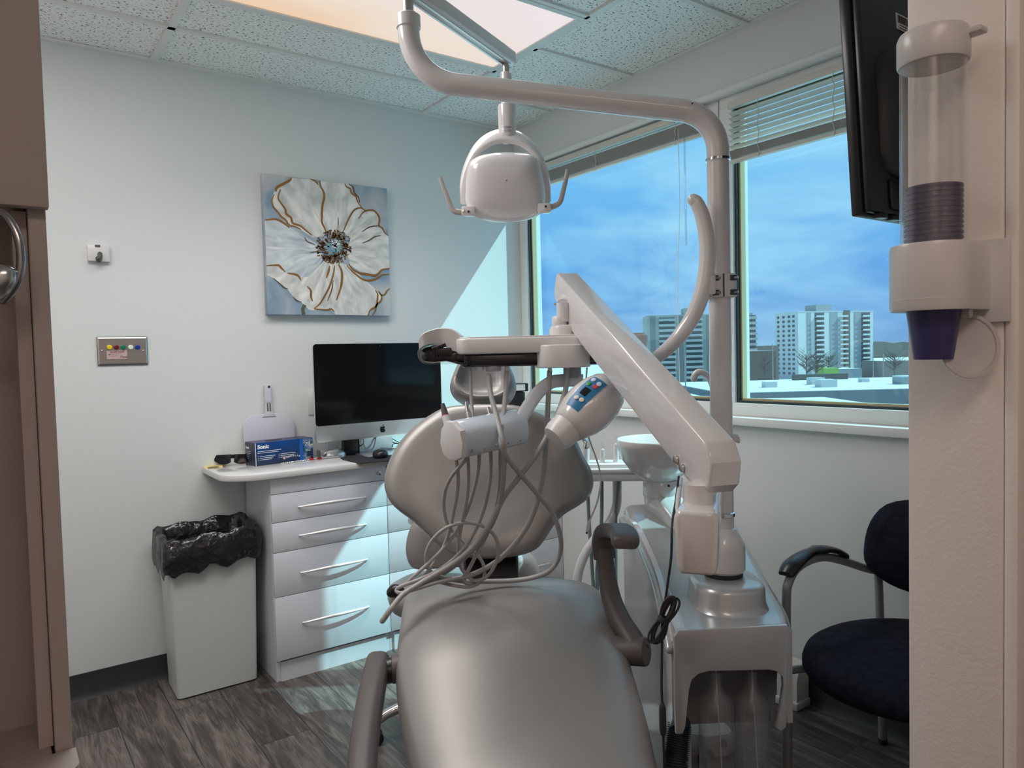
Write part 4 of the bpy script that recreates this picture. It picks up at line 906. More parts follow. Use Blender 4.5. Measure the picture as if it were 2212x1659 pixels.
# ------------------------------------------------------------------ assistant's instrument table behind it
c = W(1340, 1008, 2.62)
t = thing('assistant_table', 'small white instrument tray on a curved white leg behind the backrest and spittoon', 'instrument stand', (c.x, c.y, 0)); T = level(c, -.10)
build('tray', MB().box((-.14, -.10, -.036), (.17, .12, -.004), .006, T).box((-.145, -.105, -.008), (.175, .125, .008), .004, T), white_plastic, t)
build('holder_rail', MB().box((-.125, -.085, .006), (.15, -.03, .022), .005, T), white_plastic, t)
lp = [W(1333, 1030, 2.62), W(1333, 1060, 2.62), W(1331, 1095, 2.62), W(1316, 1130, 2.6), W(1285, 1165, 2.58), W(1262, 1200, 2.56), W(1248, 1245, 2.54), W(1246, 1300, 2.53)]
l0 = lp[-1]; lp += [V((l0.x, l0.y, .12)), V((l0.x, l0.y, .03))]
build('leg', MB().tube(lp, .0165, 14, 6), white_gloss, t)
build('foot_plate', MB().lathe([(.11, 0), (.115, .006), (.10, .018), (.03, .03)], M.Translation((l0.x, l0.y, 0)), 28), white_plastic, t)
for pl in ([(1268, 1020), (1272, 1120), (1277, 1200), (1284, 1300)], [(1300, 1032), (1299, 1130), (1290, 1230), (1292, 1330)], [(1337, 1034), (1330, 1110), (1331, 1230), (1330, 1330)]):
    build('suction_hose', MB().tube([W(x, y, 2.60) for x, y in pl], .0065, 8, 5), mat('hose_teal_grey', (.22, .27, .27), .45), t)
hnd = [(1265, 1000, 955, .013), (1300, 1000, 965, .0095), (1330, 990, 953, .0105)]
nm = ['white syringe with a metal elbow head standing at the left of the assistant tray', 'clear tipped suction handle standing in the middle of the assistant tray', 'clear tipped suction handle beside the spittoon bowl']
for (x, y1, y0, r), lb in zip(hnd, nm):
    a, b_ = W(x, y1, 2.58), W(x+2, y0, 2.58); q = thing('suction_handpiece', lb, 'dental handpiece', a)
    build('body', MB().tube([a-Z*.03, a.lerp(b_, .55), b_.lerp(a, .25)], lambda u, r=r: r*(1-.15*u), 14, 4), white_gloss, q)
    build('head', MB().tube([b_.lerp(a, .28), b_, b_+V((-.012, .0, .010)) if x == 1265 else b_+Z*.016], lambda u, r=r: r*(.95-.3*u), 12, 4), chrome if x == 1265 else acrylic, q)

# ------------------------------------------------------------------ operating lamp on its column
R0 = .0264; base_p = V((Qc.x, Qc.y, cz0+.10))
t = thing('operating_lamp', 'white dental operating lamp hung from a long bent tube on the unit column', 'dental lamp', base_p); lampt = t
pz = lambda x, y, d: W(x, y, d)
ptop = V((Qc.x, Qc.y, W(1560, 355, 1.78).z))
PD = 1.78
col = MB().tube([base_p, V((Qc.x, Qc.y, base_p.z+.5)), ptop], R0, 24, 4, round_end=False)
build('column_tube', col, white_gloss, t)
for zz in (W(1570, 1108, PD).z, W(1570, 1166, PD).z): build('chrome_ring', MB().lathe([(R0, zz-.006), (R0+.003, zz-.004), (R0+.003, zz+.004), (R0, zz+.006)], M.Translation((Qc.x, Qc.y, 0)), 32, cap=False), chrome, t)
zz = ptop.z; build('chrome_ring', MB().lathe([(R0, zz-.004), (R0+.0025, zz-.003), (R0+.0025, zz+.003), (R0, zz+.004)], M.Translation((Qc.x, Qc.y, 0)), 32, cap=False), chrome, t)
sp0 = W(1566, 366, 1.752); build('lock_pin', MB().cbox(sp0, (.008, .006, .012), .002), black_plastic, t)
K0 = V((Qc.x, Qc.y, W(1556, 261, PD).z)); K1 = W(886, 172, PD-.01); d01 = (K1-K0).normalized()
K2 = V((K1.x, K1.y, W(884, 38, PD-.01).z))
def fillet(k, a, b_, ra, n=9):
    out = []
    for i in range(n+1):
        u = i/n; p0, p1, p2, p3 = k+a*ra, k+a*ra*.42, k+b_*ra*.42, k+b_*ra
        out.append(p0*(1-u)**3+p1*3*u*(1-u)**2+p2*3*u*u*(1-u)+p3*u**3)
    return out
bend = [ptop]+fillet(K0, -Z, d01, .085)+[K0.lerp(K1, .35), K0.lerp(K1, .65)]+fillet(K1, -d01, Z, .115)+[K2]
build('bent_tube', MB().tube(bend, R0, 24, 3, round_end=False), white_gloss, t)
rp_ = bend[-1]; build('collar', MB().lathe([(R0, rp_.z-.03), (R0+.003, rp_.z-.028), (R0+.003, rp_.z), (R0-.004, rp_.z+.006), (.014, rp_.z+.007)], M.Translation((rp_.x, rp_.y, 0)), 32), white_gloss, t)
build('pivot_pin', MB().cyl((rp_.x, rp_.y, rp_.z), (rp_.x, rp_.y, rp_.z+.055), .0135, 20), steel, t)
# horizontal track
f0 = V((rp_.x, rp_.y, rp_.z+.05)); f1 = W(1092, 128, 2.16); f1.z = f0.z-.012; dv = (f1-f0).normalized(); f0b = f0-dv*.10
T = frame(f0b, dv, Z.cross(dv)); Lx = (f1-f0b).length+.028
build('track_arm', MB().prism([(x, y+.022) for x, y in rr(.042, .044, .010, 3)], T, 0, Lx, .004), white_gloss, t)
gq = MB()
for s_ in (-.010, .010): gq.box((s_-.003, -.003, .01), (s_+.003, .0005, Lx-.02), 0, T)
build('track_groove', gq, alu, t, 0)
# stem
s0 = V((f1.x, f1.y, f1.z+.002)); zz = lambda y: W(1090, y, 2.16).z
build('stem_pin', MB().cyl(s0, (s0.x, s0.y, zz(160)), .0105, 16), steel, t)
build('stem', MB().lathe([(.014, zz(157)), (.0165, zz(159)), (.0165, zz(225)), (.026, zz(227)), (.027, zz(232)), (.026, zz(295)), (.018, zz(306)), (.004, zz(308))][::-1], M.Translation((s0.x, s0.y, 0)), 32), white_gloss, t)
lbp = V((s0.x, s0.y, zz(283)))
lab = MB(); pl_ = []
for i in range(9):
    a = -PI/2-YAW-.75+1.5*i/8
    pl_.append([lbp+V((.0268*math.cos(a), .0268*math.sin(a), z_)) for z_ in (-.009, .012)]+[lbp+V((.026*math.cos(a), .026*math.sin(a), z_)) for z_ in (.012, -.009)])
lb_ = build('rating_label', MB().rings(pl_), white_plastic, t)
q = MB(); dk = mat('dark_print', (.05, .05, .06), .5)
for k in range(5):
    r_s = []
    for i in range(7):
        a = -PI/2-YAW-.35+.75*i/6
        z_ = .008-.0036*k; r_s.append([lbp+V((.02695*math.cos(a), .02695*math.sin(a), z_+e_)) for e_ in (-.0006, .0006)]+[lbp+V((.0267*math.cos(a), .0267*math.sin(a), z_+e_)) for e_ in (.0006, -.0006)])
    q.rings(r_s)
build('label_print', q, dk, lb_, 0)
# yoke
LD = 2.14
yk = [(1001, 442), (1000, 405), (1010, 365), (1030, 332), (1060, 311), (1092, 305), (1125, 312), (1152, 332), (1172, 362), (1182, 400), (1184, 438)]
ps = smooth([W(x, y, LD) for x, y in yk], 5); back = (FH*.74+Z*.67).normalized(); cc = W(1092, 420, LD); rs = []
for i, p in enumerate(ps):
    tn = (ps[min(i+1, len(ps)-1)]-ps[max(0, i-1)]).normalized(); o_ = (p-cc); o_ = (o_-tn*o_.dot(tn)-back*o_.dot(back)).normalized(); u = i/(len(ps)-1); k = math.sin(PI*u)**.5 if 0 < u < 1 else 0
    dp_ = .016+.052*k; rs.append([p-o_*.007, p+o_*.004, p+o_*.008+back*.006, p+o_*.010+back*dp_*.6, p+o_*.006+back*dp_, p-o_*.004+back*dp_, p-o_*.007+back*dp_*.5])
build('yoke', MB().rings(rs), white_gloss, t, 60)
# head: back shell
hn = (FH*-.96-Z*.28).normalized(); hp = W(1092, 420, LD+.01)
ol = [(1014, 352), (1032, 338), (1060, 331), (1092, 329), (1125, 330), (1150, 334), (1164, 348), (1172, 375), (1178, 405), (1180, 432), (1175, 452), (1160, 467), (1135, 476), (1092, 481), (1052, 477), (1028, 468), (1012, 455), (1005, 435), (1006, 400), (1009, 372)]
pts = closed_smooth([onp(x, y, hp, hn) for x, y in ol], 3)
build('head_shell', MB().pillow(pts, hn, [(1, 0), (.99, .016), (.95, .034), (.86, .048), (.7, .058), (.45, .064), (.2, .066), (.05, .0665)], [(1., -.012), (.97, -.02)]), white_gloss, t, 70)
build('front_shade', MB().pillow([p-hn*.02 for p in pts], hn, [(.985, 0)], [(.97, -.02), (.9, -.05), (.72, -.062), (.4, -.066), (.1, -.067)]), acrylic, t, 70)
for s_, pl in ((-1, [(1018, 460), (1000, 459), (983, 457), (974, 446), (967, 428), (958, 405), (951, 383)]), (1, [(1168, 455), (1186, 449), (1202, 443), (1211, 434), (1216, 415), (1222, 390), (1226, 367)])):
    ps = smooth([W(x, y, LD-.02) for x, y in pl], 4); h_ = build('handle', arm('handle', ps[::2], 0, lambda u: (.0205-.009*u, .018-.006*u), FH), mat('warm_grey_handle', (.40, .375, .36), .4), t, 50)
    sc_ = W(1000 if s_ < 0 else 1191, 455 if s_ < 0 else 444, LD-.035); build('handle_screw', MB().cyl(sc_, sc_-FH*.004, .0042, 12), chrome, h_)
    jt = W(1012 if s_ < 0 else 1176, 457 if s_ < 0 else 450, LD-.02); j_ = build('handle_joint', MB().cbox((0, 0, 0), (.04, .03, .028), .006, level(jt)), white_gloss, t)
    jp = W(1012 if s_ < 0 else 1179, 457 if s_ < 0 else 446, LD-.036); build('joint_hole', MB().cyl(jp, jp-FH*.0012, .0035, 12), black_rubber, j_)
hs = onp(1094, 390, hp+hn*.062, hn); build('shell_screw', MB().cyl(hs, hs+hn*.004, .0025, 10), steel, t)

# ------------------------------------------------------------------ whitening lamp clamped to the column
ck = V((Qc.x, Qc.y, W(1560, 621, PD).z)); T = level(ck)
t = thing('whitening_lamp', 'white tooth whitening lamp with a blue keypad on a curved arm clamped to the column', 'whitening lamp', ck)
zh = .028
cl_ = build('column_clamp', MB().prism(rr(.068, .072, .018), T, -zh, zh, .003).box((-.046, -.062, -zh*.8), (-.026, .02, zh*.8), .004, T), white_plastic, t, 40)
for sx_ in (-.02, .022):
    for sz_ in (-.017, .017): build('clamp_bolt', MB().cyl(T @ V((sx_+.002, -.036, sz_)), T @ V((sx_+.010, -.042, sz_)), .003, 10), steel, cl_); build('bolt_recess', MB().cbox((sx_, -.0358, sz_), (.016, .002, .013), .001, T), gasket_m, cl_)
build('clamp_gap', MB().cbox((-.001, -.0365, 0), (.003, .003, .054), 0, T), gasket_m, cl_)
AD = 1.725
ap_ = [W(1498, 432, AD-.02), W(1506, 440, AD-.02), W(1518, 470, AD-.02), W(1527, 520, AD-.02), W(1527, 575, AD-.02), W(1516, 635, AD-.02), W(1493, 690, AD-.01), W(1460, 735, AD), W(1424, 768, AD+.04), W(1380, 800, AD+.09), W(1345, 828, AD+.12), W(1322, 846, AD+.125)]
build('curved_arm', MB().tube(ap_, lambda u: .0145+.0045*math.sin(PI*min(1, u*1.25)), 20, 6), white_gloss, t, 60)
# head body: egg with a nozzle
ea, eb = W(1325, 832, 1.80), W(1212, 936, 1.74); ax_ = (eb-ea); Lh = ax_.length; ax_.normalize()
Th = frame(ea, ax_, -FH); pr = []
kp = [(-.016, .010), (-.004, .034), (.016, .050), (.045, .061), (.08, .0635), (.108, .058), (.130, .049), (.146, .042)]
kp = [(a_*Lh/.165, b_) for a_, b_ in kp]
hb = build('head_body', MB().lathe([(.001, kp[0][0]-.003)]+[(r_, z_) for z_, r_ in kp]+[(.02, kp[-1][0]+.001)], Th, 40), white_gloss, t, 70)
nb = build('nozzle', MB().lathe([(.034, kp[-1][0]-.004), (.0405, kp[-1][0]), (.039, Lh*1.04), (.034, Lh*1.12), (.015, Lh*1.135)], Th, 36), white_plastic, t, 60)
# keypad: patch of the head's own surface, slightly raised
def rad(z_):
    for (z0_, r0_), (z1_, r1_) in zip(kp[:-1], kp[1:]):
        if z0_ <= z_ <= z1_: return r0_+(r1_-r0_)*(z_-z0_)/(z1_-z0_)
    return kp[-1][1]
vz = (CAM-(ea+ax_*Lh*.5)).normalized(); angc = math.atan2(vz.dot(Th.col[1].xyz), vz.dot(Th.col[0].xyz))
upv = Z; angu = math.atan2(upv.dot(Th.col[1].xyz), upv.dot(Th.col[0].xyz)); dsg = 1 if math.sin(angu-angc) > 0 else -1
def hs_(z_, a_, lift): r_ = rad(z_)+lift; return Th @ V((r_*math.cos(angc+dsg*a_), r_*math.sin(angc+dsg*a_), z_))
def patch(z0_, z1_, a0_, a1_, lift, nz_=8, na_=8):
    g = [[hs_(z0_+(z1_-z0_)*i/nz_, a0_+(a1_-a0_)*j/na_, lift) for j in range(na_+1)] for i in range(nz_+1)]
    vs = [p for r_ in g for p in r_]; n_ = na_+1; q = MB()
    top = vs; bot = [hs_(z0_+(z1_-z0_)*i/nz_, a0_+(a1_-a0_)*j/na_, lift-.002) for i in range(nz_+1) for j in range(na_+1)]
    o_ = len(top); fs = [(i*n_+j, i*n_+j+1, (i+1)*n_+j+1, (i+1)*n_+j) for i in range(nz_) for j in range(na_)]
    fs2 = [tuple(o_+k for k in f[::-1]) for f in fs]; ed = [i*n_ for i in range(nz_+1)]+[nz_*n_+j for j in range(1, n_)]+[i*n_+na_ for i in range(nz_-1, -1, -1)]+[j for j in range(na_-1, 0, -1)]
    fs3 = [(ed[k], ed[(k+1) % len(ed)], o_+ed[(k+1) % len(ed)], o_+ed[k]) for k in range(len(ed))]
    return q.add(top+bot, fs+fs2+fs3)
ZL = lambda u: u*Lh
kpd = build('keypad', patch(ZL(.20), ZL(.74), .18, .92, .0012), blue_pad, t, 60)
build('keypad_screen', patch(ZL(.42), ZL(.54), .42, .70, .0022, 3, 3), black_gloss, kpd)
for u, a_, col_ in ((.28, .40, (205, 215, 235)), (.27, .72, (205, 215, 235)), (.345, .42, (205, 70, 60)), (.36, .72, (60, 150, 60)), (.60, .42, (225, 220, 205)), (.61, .66, (225, 220, 205))):
    c_ = hs_(ZL(u), a_, .001); nrm = (c_-(ea+ax_*ZL(u))).normalized(); build('key', MB().cyl(c_, c_+nrm*.0022, .0062, 14, bev=.0006), mat('key_colour', S(*col_), .4), kpd)
# its black cable hanging with a wound bundle
cb_ = black_rubber
cp = [W(1466, 1030, 1.66), W(1460, 1080, 1.60), W(1452, 1130, 1.52), W(1450, 1200, 1.50), W(1443, 1255, 1.50), W(1438, 1290, 1.50), W(1431, 1330, 1.50), W(1430, 1400, 1.50), W(1429, 1480, 1.50), W(1431, 1530, 1.50), W(1433, 1600, 1.50), W(1437, 1700, 1.50)]
t2 = thing('lamp_cord', 'black power cord with a wound bundle hanging in front of the silver unit', 'power cord', cp[-1])
build('cord', MB().tube(cp, .0026, 8, 6), cb_, t2)
b0_ = W(1433, 1338, 1.49)
up_ = (W(1452, 1290, 1.49)-W(1408, 1390, 1.49)).normalized(); sd_ = up_.cross(FH).normalized(); rn = random.Random(2)
for k in range(9):
    a_, w_ = rn.uniform(.044, .052), rn.uniform(.008, .019); of = rn.uniform(-.008, .008); dd = rn.uniform(-.006, .006)
    pts_ = []
    for i in range(17):
        q_ = 2*PI*i/16; pts_.append(b0_+up_*(a_*math.cos(q_))+sd_*(w_*math.sin(q_)*(1.2-.75*math.sin(q_)**2 if False else 1)*(.45+.55*abs(math.cos(q_)))+of*math.cos(q_))+FH*(dd+.004*math.sin(q_)))
    build('wound_loop', MB().tube(pts_, .0024, 7, 3), cb_, t2)
build('twist_tie', MB().lathe([(.0115, -.006), (.0125, 0), (.0115, .006)], frame(b0_, up_, sd_), 16, cap=False), cb_, t2)
build('plug', MB().tube([W(1431, 1520, 1.50), W(1431, 1535, 1.50), W(1432, 1575, 1.50), W(1433, 1590, 1.50)], lambda u: .0035+.0038*math.sin(PI*u)**.6, 10, 5), cb_, t2)
wc = [W(1470, 1035, 1.70), W(1466, 1070, 1.60), W(1462, 1115, 1.55)]
build('cord_sleeve', MB().tube(wc, .0055, 10, 5), white_plastic, t2)

# ------------------------------------------------------------------ instrument delivery unit on its spring arm
TD = 1.90
hub = W(1222, 770, TD)
t = thing('instrument_delivery_unit', 'white instrument tray on a thick slanting spring arm with grey hoses hanging below', 'instrument tray', hub); du = t
# tray slab
c = W(1192, 741, TD); T = level(c); halfw = (1404-985)*TD/FPX/2
zz0, zz1 = W(1190, 761, TD).z-c.z, W(1190, 727, TD).z-c.z
tl = [(x+.0, y+.13) for x, y in rr(halfw*2, .30, .035, 5)]
tray = build('tray_slab', MB().prism(tl, T, zz0, zz1, .005).prism([(x*.975, (y-.13)*.96+.13) for x, y in tl], T, zz1-.001, zz1+.004, .002), white_plastic, t, 50)
z2 = W(1190, 789, TD).z-c.z
build('control_box', MB().prism([(x*.94-.004, (y-.13)*.9+.13) for x, y in tl], T, z2, zz0+.001, .006), black_gloss, t, 50)
# left handle wing: white curved shell above, black glossy grip below
wg = [(905, 752, -.02), (905, 735, -.02), (914, 722, -.02), (932, 714, -.01), (952, 710, 0), (975, 712, .0), (995, 726, .0)]
top = smooth([W(x, y, TD+e_) for x, y, e_ in wg], 4); bot = smooth([W(x, y, TD+e_) for x, y, e_ in [(906, 757, -.02), (908, 752, -.02), (918, 746, -.02), (934, 743, -.01), (955, 746, 0), (975, 757, 0), (995, 761, 0)]], 4)
rs = [[p, p+FH*.01+Z*.003, p+FH*.15+Z*.002, p+FH*.16-Z*.004, q_+FH*.15, q_] for p, q_ in zip(top, bot)]
build('handle_wing', MB().rings(rs), white_plastic, t, 50)
gp = [(912, 756), (908, 770), (914, 781), (935, 784), (965, 781), (985, 786), (1010, 787), (1010, 762), (985, 760), (960, 752), (940, 748), (922, 750)]
gpts = closed_smooth([W(x, y, TD+.01) for x, y in gp], 2)
build('handle_grip', MB().pillow(gpts, -FH, [(1, 0), (.97, .008), (.85, .014), (.5, .016)], [(1, -.05), (.95, -.08)]), black_gloss, t, 50)
build('grip_rim', MB().tube([W(x, y, TD-.006) for x, y in [(985, 783), (950, 784), (920, 783), (908, 775), (905, 760), (910, 752)]], .0035, 8, 5), acrylic, t)
hg = W(955, 764, TD-.01); Tg = level(hg, .1)
hgp = build('hinge_knob', MB().cbox((0, 0, .004), (.05, .02, .022), .004, Tg).cyl(Tg @ V((-.025, -.006, .012)), Tg @ V((.01, -.006, .024)), .006, 12), black_plastic, t)
q = MB()
for i in range(4): q.cbox((-.02+i*.006, -.0125, .004), (.002, .004, .026), 0, Tg)
build('hinge_ribs', q, black_rubber, hgp, 0)
# hub
hz0, hz1 = W(1220, 794, TD).z, W(1220, 744, TD).z
Th_ = level((hub.x, hub.y, 0)); w_ = (1274-1155)*TD/FPX
hbk = []
build('hub_block', MB().prism([(x-.006, y+.055) for x, y in rr(w_, .19, .055, 8)], Th_, hz0, hz1, .004), white_plastic, t, 50)
build('hub_cylinder', MB().lathe([(.037, hz1-.004), (.038, W(1220, 705, TD).z-.006), (.034, W(1220, 703, TD).z), (.02, W(1220, 700, TD).z)], M.Translation(hub+FH*.05-V((0, 0, hub.z))-RH*.0), 32), white_plastic, t, 50)
kc = W(1212, 694, TD); build('hub_cap', MB().lathe([(.019, -.012), (.021, -.008), (.021, .012), (.017, .016), (.001, .0165)], M.Translation(kc+FH*.05), 24), white_plastic, t, 50)
# spring arm
A = W(1202, 591, 2.02); B = W(1522, 953, 1.29); u_ = B-A; uh = V((u_.x, u_.y, 0)); Lh2 = uh.length; uh.normalize(); side = uh.cross(Z)
if side.dot(RH) < 0: side = -side
Tn = M.Identity(4)
for i in range(3): Tn[i][0] = uh[i]; Tn[i][1] = (0, 0, 1)[i]; Tn[i][2] = side[i]; Tn[i][3] = A[i]
sl_ = (B.z-A.z)/Lh2; hgt = .118
hgt = .108; P2 = [(0.0, -.002), (.012, 0), (Lh2-.004, sl_*Lh2+.002), (Lh2+.006, sl_*Lh2-.004), (Lh2+.024, sl_*Lh2-.036), (Lh2+.016, sl_*Lh2-.078), (Lh2-.004, sl_*Lh2-.094), (Lh2-.050, sl_*(Lh2-.05)-.105), (Lh2-.075, sl_*(Lh2-.075)-hgt), (.075, sl_*.075-hgt+.0), (.01, -.085), (-.014, -.07), (-.022, -.05)]
wA = .060
sa_ = build('spring_arm', MB().prism(P2[::-1], Tn, -.002, wA, .005, seg=3), white_gloss, t, 35)
for px_, py_ in ((1462, 992), (1475, 1010)):
    c_ = onp(px_, py_, A-side*.002, side); build('side_button', MB().cyl(c_+side*.002, c_-side*.005, .0085, 18, bev=.002), steel, sa_)
c_ = onp(1199, 657, A-side*.002, side); build('side_screw', MB().cyl(c_+side*.002, c_-side*.003, .004, 12), steel, sa_)
# under-strip
build('under_strip', MB().prism([(.08, sl_*.08-hgt+.004), (.08, sl_*.08-hgt-.006), (Lh2-.05, sl_*(Lh2-.05)-hgt-.006), (Lh2-.05, sl_*(Lh2-.05)-hgt+.004)], Tn, .004, wA-.006), white_plastic, sa_)
fk = A+side*wA/2+uh*.03
build('arm_knuckle', MB().cyl((hub.x+FH.x*.05, hub.y+FH.y*.05, kc.z), (hub.x+FH.x*.05, hub.y+FH.y*.05, kc.z+.05), .018, 20).cyl((hub.x+FH.x*.05, hub.y+FH.y*.05, kc.z+.045), fk-Z*.06, .018, 20), white_plastic, t)
# elbow and rigid arm to the column
el = W(1507, 1085, 1.315); zt_ = W(1507, 1055, 1.30).z; zb_ = W(1507, 1098, 1.30).z
bm_ = B+side*wA/2-uh*.055
build('elbow_post', MB().lathe([(.034, zb_-.012), (.0275, zb_+.004), (.0255, zb_+.012), (.0255, zt_+.006)], M.Translation((el.x, el.y, 0)), 32), white_gloss, t)
e0 = W(1505, 1172, 1.25); z0_, z1_ = W(1505, 1240, 1.25).z, W(1505, 1102, 1.25).z
cT = V((Qc.x, Qc.y, e0.z+.02))-RH*.016; dv = (cT-e0); dv.z = 0; Le = dv.length; dv.normalize(); Te = frame((e0.x, e0.y, e0.z), -dv, Z.cross(-dv))
rs = []
def er(w1, w2, zz_, a_, b_): # ring across: wider in the middle, local x across, y up, z towards the doorway
    m_ = (a_+b_)/2; o_ = []
    for x, y in rr(1, 1, .12, 4):
        ww = w1+(w2-w1)*(1-(2*abs(y-.08))**2 if abs(y-.08) < .5 else 0); o_.append(Te @ V((x*ww, m_-e0.z+y*(b_-a_), zz_)))
    return o_
for w1, w2, zz_, k in ((.050, .058, .012, .006), (.062, .076, .008, .001), (.066, .080, 0, 0), (.066, .080, -.06, 0), (.056, .066, -.16, .004), (.036, .042, -Le+.012, .014)):
    rs.append(er(w1, w2, zz_, z0_+k, z1_-k))
build('rigid_arm', MB().rings(rs), white_gloss, t, 55)
hk = W(1584, 945, 1.76); build('side_hook', MB().box((-.004, -.006, -.010), (.012, .012, .008), .003, level(hk)).box((.008, -.008, -.014), (.015, .014, .002), .003, level(hk)), white_plastic, lampt)

# swan neck and instrument holder
nk = [W(1236, 798, TD+.05), W(1240, 818, TD+.05), W(1215, 822, TD+.05), W(1190, 826, TD+.04), W(1165, 845, TD+.02), W(1145, 872, TD-.01), W(1125, 905, TD-.04), W(1118, 918, TD-.05)]
build('neck_post', MB().cyl(nk[0]+Z*.01, nk[0]-Z*.022, .024, 24), mat('post_grey', (.30, .31, .33), .4), t)
ps = smooth(nk[2:], 5); ps = smooth([W(1258, 822, TD+.05), W(1235, 821, TD+.05)]+nk[2:], 5); rs = []
for i, p in enumerate(ps):
    tn = (ps[min(i+1, len(ps)-1)]-ps[max(0, i-1)]).normalized(); y = FH; x = tn.cross(y).normalized()
    rs.append([p+x*a_+y*b_ for a_, b_ in rr(.034, .036, .008, 3)])
build('neck_arm', MB().rings(rs), mat('cool_white_plastic', (.60, .62, .67), .3), t, 50)
ha, hb_ = W(985, 950, 1.755), W(1118, 922, 1.88); hx = (hb_-ha); hl = hx.length; hx.normalize()
Tx = frame(ha, hx, Z); rh = .0445
pent = [(rh*1.0, -.014), (rh*.98, .012), (rh*.55, rh*.86), (-rh*.05, rh*1.02), (-rh*.8, rh*.80), (-rh*1.0, rh*.3), (-rh*1.05, -rh*.35), (-rh*.75, -rh*.85), (-rh*.2, -rh*1.02), (rh*.55, -rh*.8)]
cyl_ = [(p.x, p.y) for p in closed_smooth([V((a_, b_, 0)) for a_, b_ in pent], 4)]
hm = mat('holder_shell', (.58, .66, .74), .16, coat=.4)
hold = build('instrument_holder', MB().prism(cyl_, Tx, .0, hl, .004), hm, t, 50)
build('end_cap', MB().prism([(a_*1.05, b_*1.05) for a_, b_ in pent], Tx, -.016, .002, .004), white_plastic, hold, 30)
build('seam', MB().tube([Tx @ V((.012, -rh*.99 if False else (-(rh*.97)), .006))]+[Tx @ V((.012, -(rh*.97), hl*.5)), Tx @ V((.012, -(rh*.97), hl*.93))], .0009, 5, 4), gasket_m, hold)
for i in range(5):
    pz_ = onp(1020+26*i, 975-6.2*i, ha-FH*(rh*.7), FH); build('outlet_hole', MB().cyl(pz_+FH*.012, pz_-FH*.002-Z*.001, .003, 12), steel, hold)
# fittings under the box
def fit(x, y0, y1, r): a_, b__ = W(x, y0, TD+.02), W(x, y1, TD+.02); build('hose_fitting', MB().lathe([(r, 0), (r*.85, .5*(a_.z-b__.z)), (r*.8, a_.z-b__.z+.004)], M.Translation((b__.x, b__.y, b__.z)), 14), white_plastic, t)
for f_ in ((1016, 789, 797, .0045), (1028, 789, 801, .003), (1044, 789, 800, .003), (1095, 789, 802, .0062), (1188, 794, 803, .0068), (1226, 794, 799, .006)): fit(*f_)
cc_ = W(1066, 797, TD+.02)
cap = build('canister_cap', MB().lathe([(.019, -.006), (.021, -.003), (.021, .008), (.018, .010)], M.Translation(cc_), 24), mat('canister_grey', (.34, .34, .35), .4), t)
build('canister', MB().lathe([(.001, -.046), (.0125, -.046), (.0145, -.042), (.017, -.005)], M.Translation(cc_), 24), cupglass, t)
# hoses
def hose_run(pts, r=.0052):
    return build('hose', MB().tube([W(x, y, d) for x, y, d in pts], r, 10, 6), hose_m, du, 60)
hose_run([(1016, 796, 1.92), (1018, 860, 1.90), (1021, 900, 1.87), (1019, 940, 1.80), (1010, 985, 1.78), (993, 1008, 1.80), (975, 1030, 1.83), (962, 1060, 1.87), (959, 1095, 1.92), (965, 1128, 1.95), (980, 1150, 1.96), (1008, 1178, 1.97), (1032, 1200, 1.97), (1045, 1222, 1.975), (1046, 1245, 1.98), (1034, 1260, 1.98), (1012, 1268, 1.965), (980, 1265, 1.96), (950, 1258, 1.965)], .0046)
hose_run([(1056, 812, 1.91), (1060, 850, 1.89), (1070, 890, 1.83), (1080, 930, 1.775), (1088, 965, 1.76), (1088, 1010, 1.80), (1084, 1060, 1.85), (1074, 1105, 1.90), (1055, 1145, 1.93), (1028, 1180, 1.95), (995, 1212, 1.96), (955, 1240, 1.955), (915, 1262, 1.94)], .0068)
hose_run([(1095, 802, 1.92), (1092, 850, 1.90), (1087, 900, 1.83), (1082, 940, 1.775), (1086, 970, 1.76), (1106, 1003, 1.80), (1135, 1037, 1.86), (1165, 1072, 1.90), (1190, 1103, 1.93), (1206, 1140, 1.95), (1212, 1178, 1.98), (1204, 1212, 2.0), (1184, 1235, 2.01), (1150, 1248, 2.025), (1110, 1254, 2.03), (1060, 1256, 2.02), (1010, 1256, 2.0), (975, 1252, 1.98)], .0066)
hose_run([(1187, 803, 1.92), (1184, 870, 1.92), (1181, 930, 1.90), (1178, 975, 1.89), (1173, 1030, 1.90), (1160, 1085, 1.91), (1140, 1135, 1.93), (1112, 1175, 1.95), (1080, 1207, 1.965), (1045, 1230, 1.97), (1008, 1245, 1.97), (970, 1252, 1.965), (925, 1254, 1.95)], .0070)
hose_run([(1226, 800, 1.92), (1222, 840, 1.91), (1208, 885, 1.88), (1188, 930, 1.86), (1160, 980, 1.84), (1122, 1030, 1.85), (1092, 1068, 1.87), (1072, 1105, 1.89), (1050, 1145, 1.91), (1020, 1183, 1.925), (985, 1213, 1.93), (945, 1238, 1.925), (905, 1262, 1.90), (870, 1285, 1.86), (845, 1315, 1.83), (826, 1341, 1.83)], .0072)
hose_run([(984, 985, 1.80), (989, 1020, 1.83), (988, 1065, 1.86), (980, 1105, 1.90), (970, 1150, 1.93), (955, 1188, 1.945), (935, 1220, 1.945), (912, 1247, 1.93), (895, 1266, 1.92)], .0048)
hose_run([(1010, 980, 1.81), (1012, 1030, 1.85), (1008, 1080, 1.88), (1000, 1120, 1.91), (993, 1155, 1.94), (990, 1190, 1.955), (994, 1222, 1.965), (1010, 1245, 1.97), (1030, 1258, 1.975)], .0050)
hose_run([(1035, 975, 1.82), (1033, 1015, 1.85), (1023, 1060, 1.88), (1007, 1108, 1.91), (984, 1150, 1.935), (955, 1188, 1.94), (920, 1222, 1.93), (888, 1250, 1.92), (878, 1262, 1.92)], .0050)
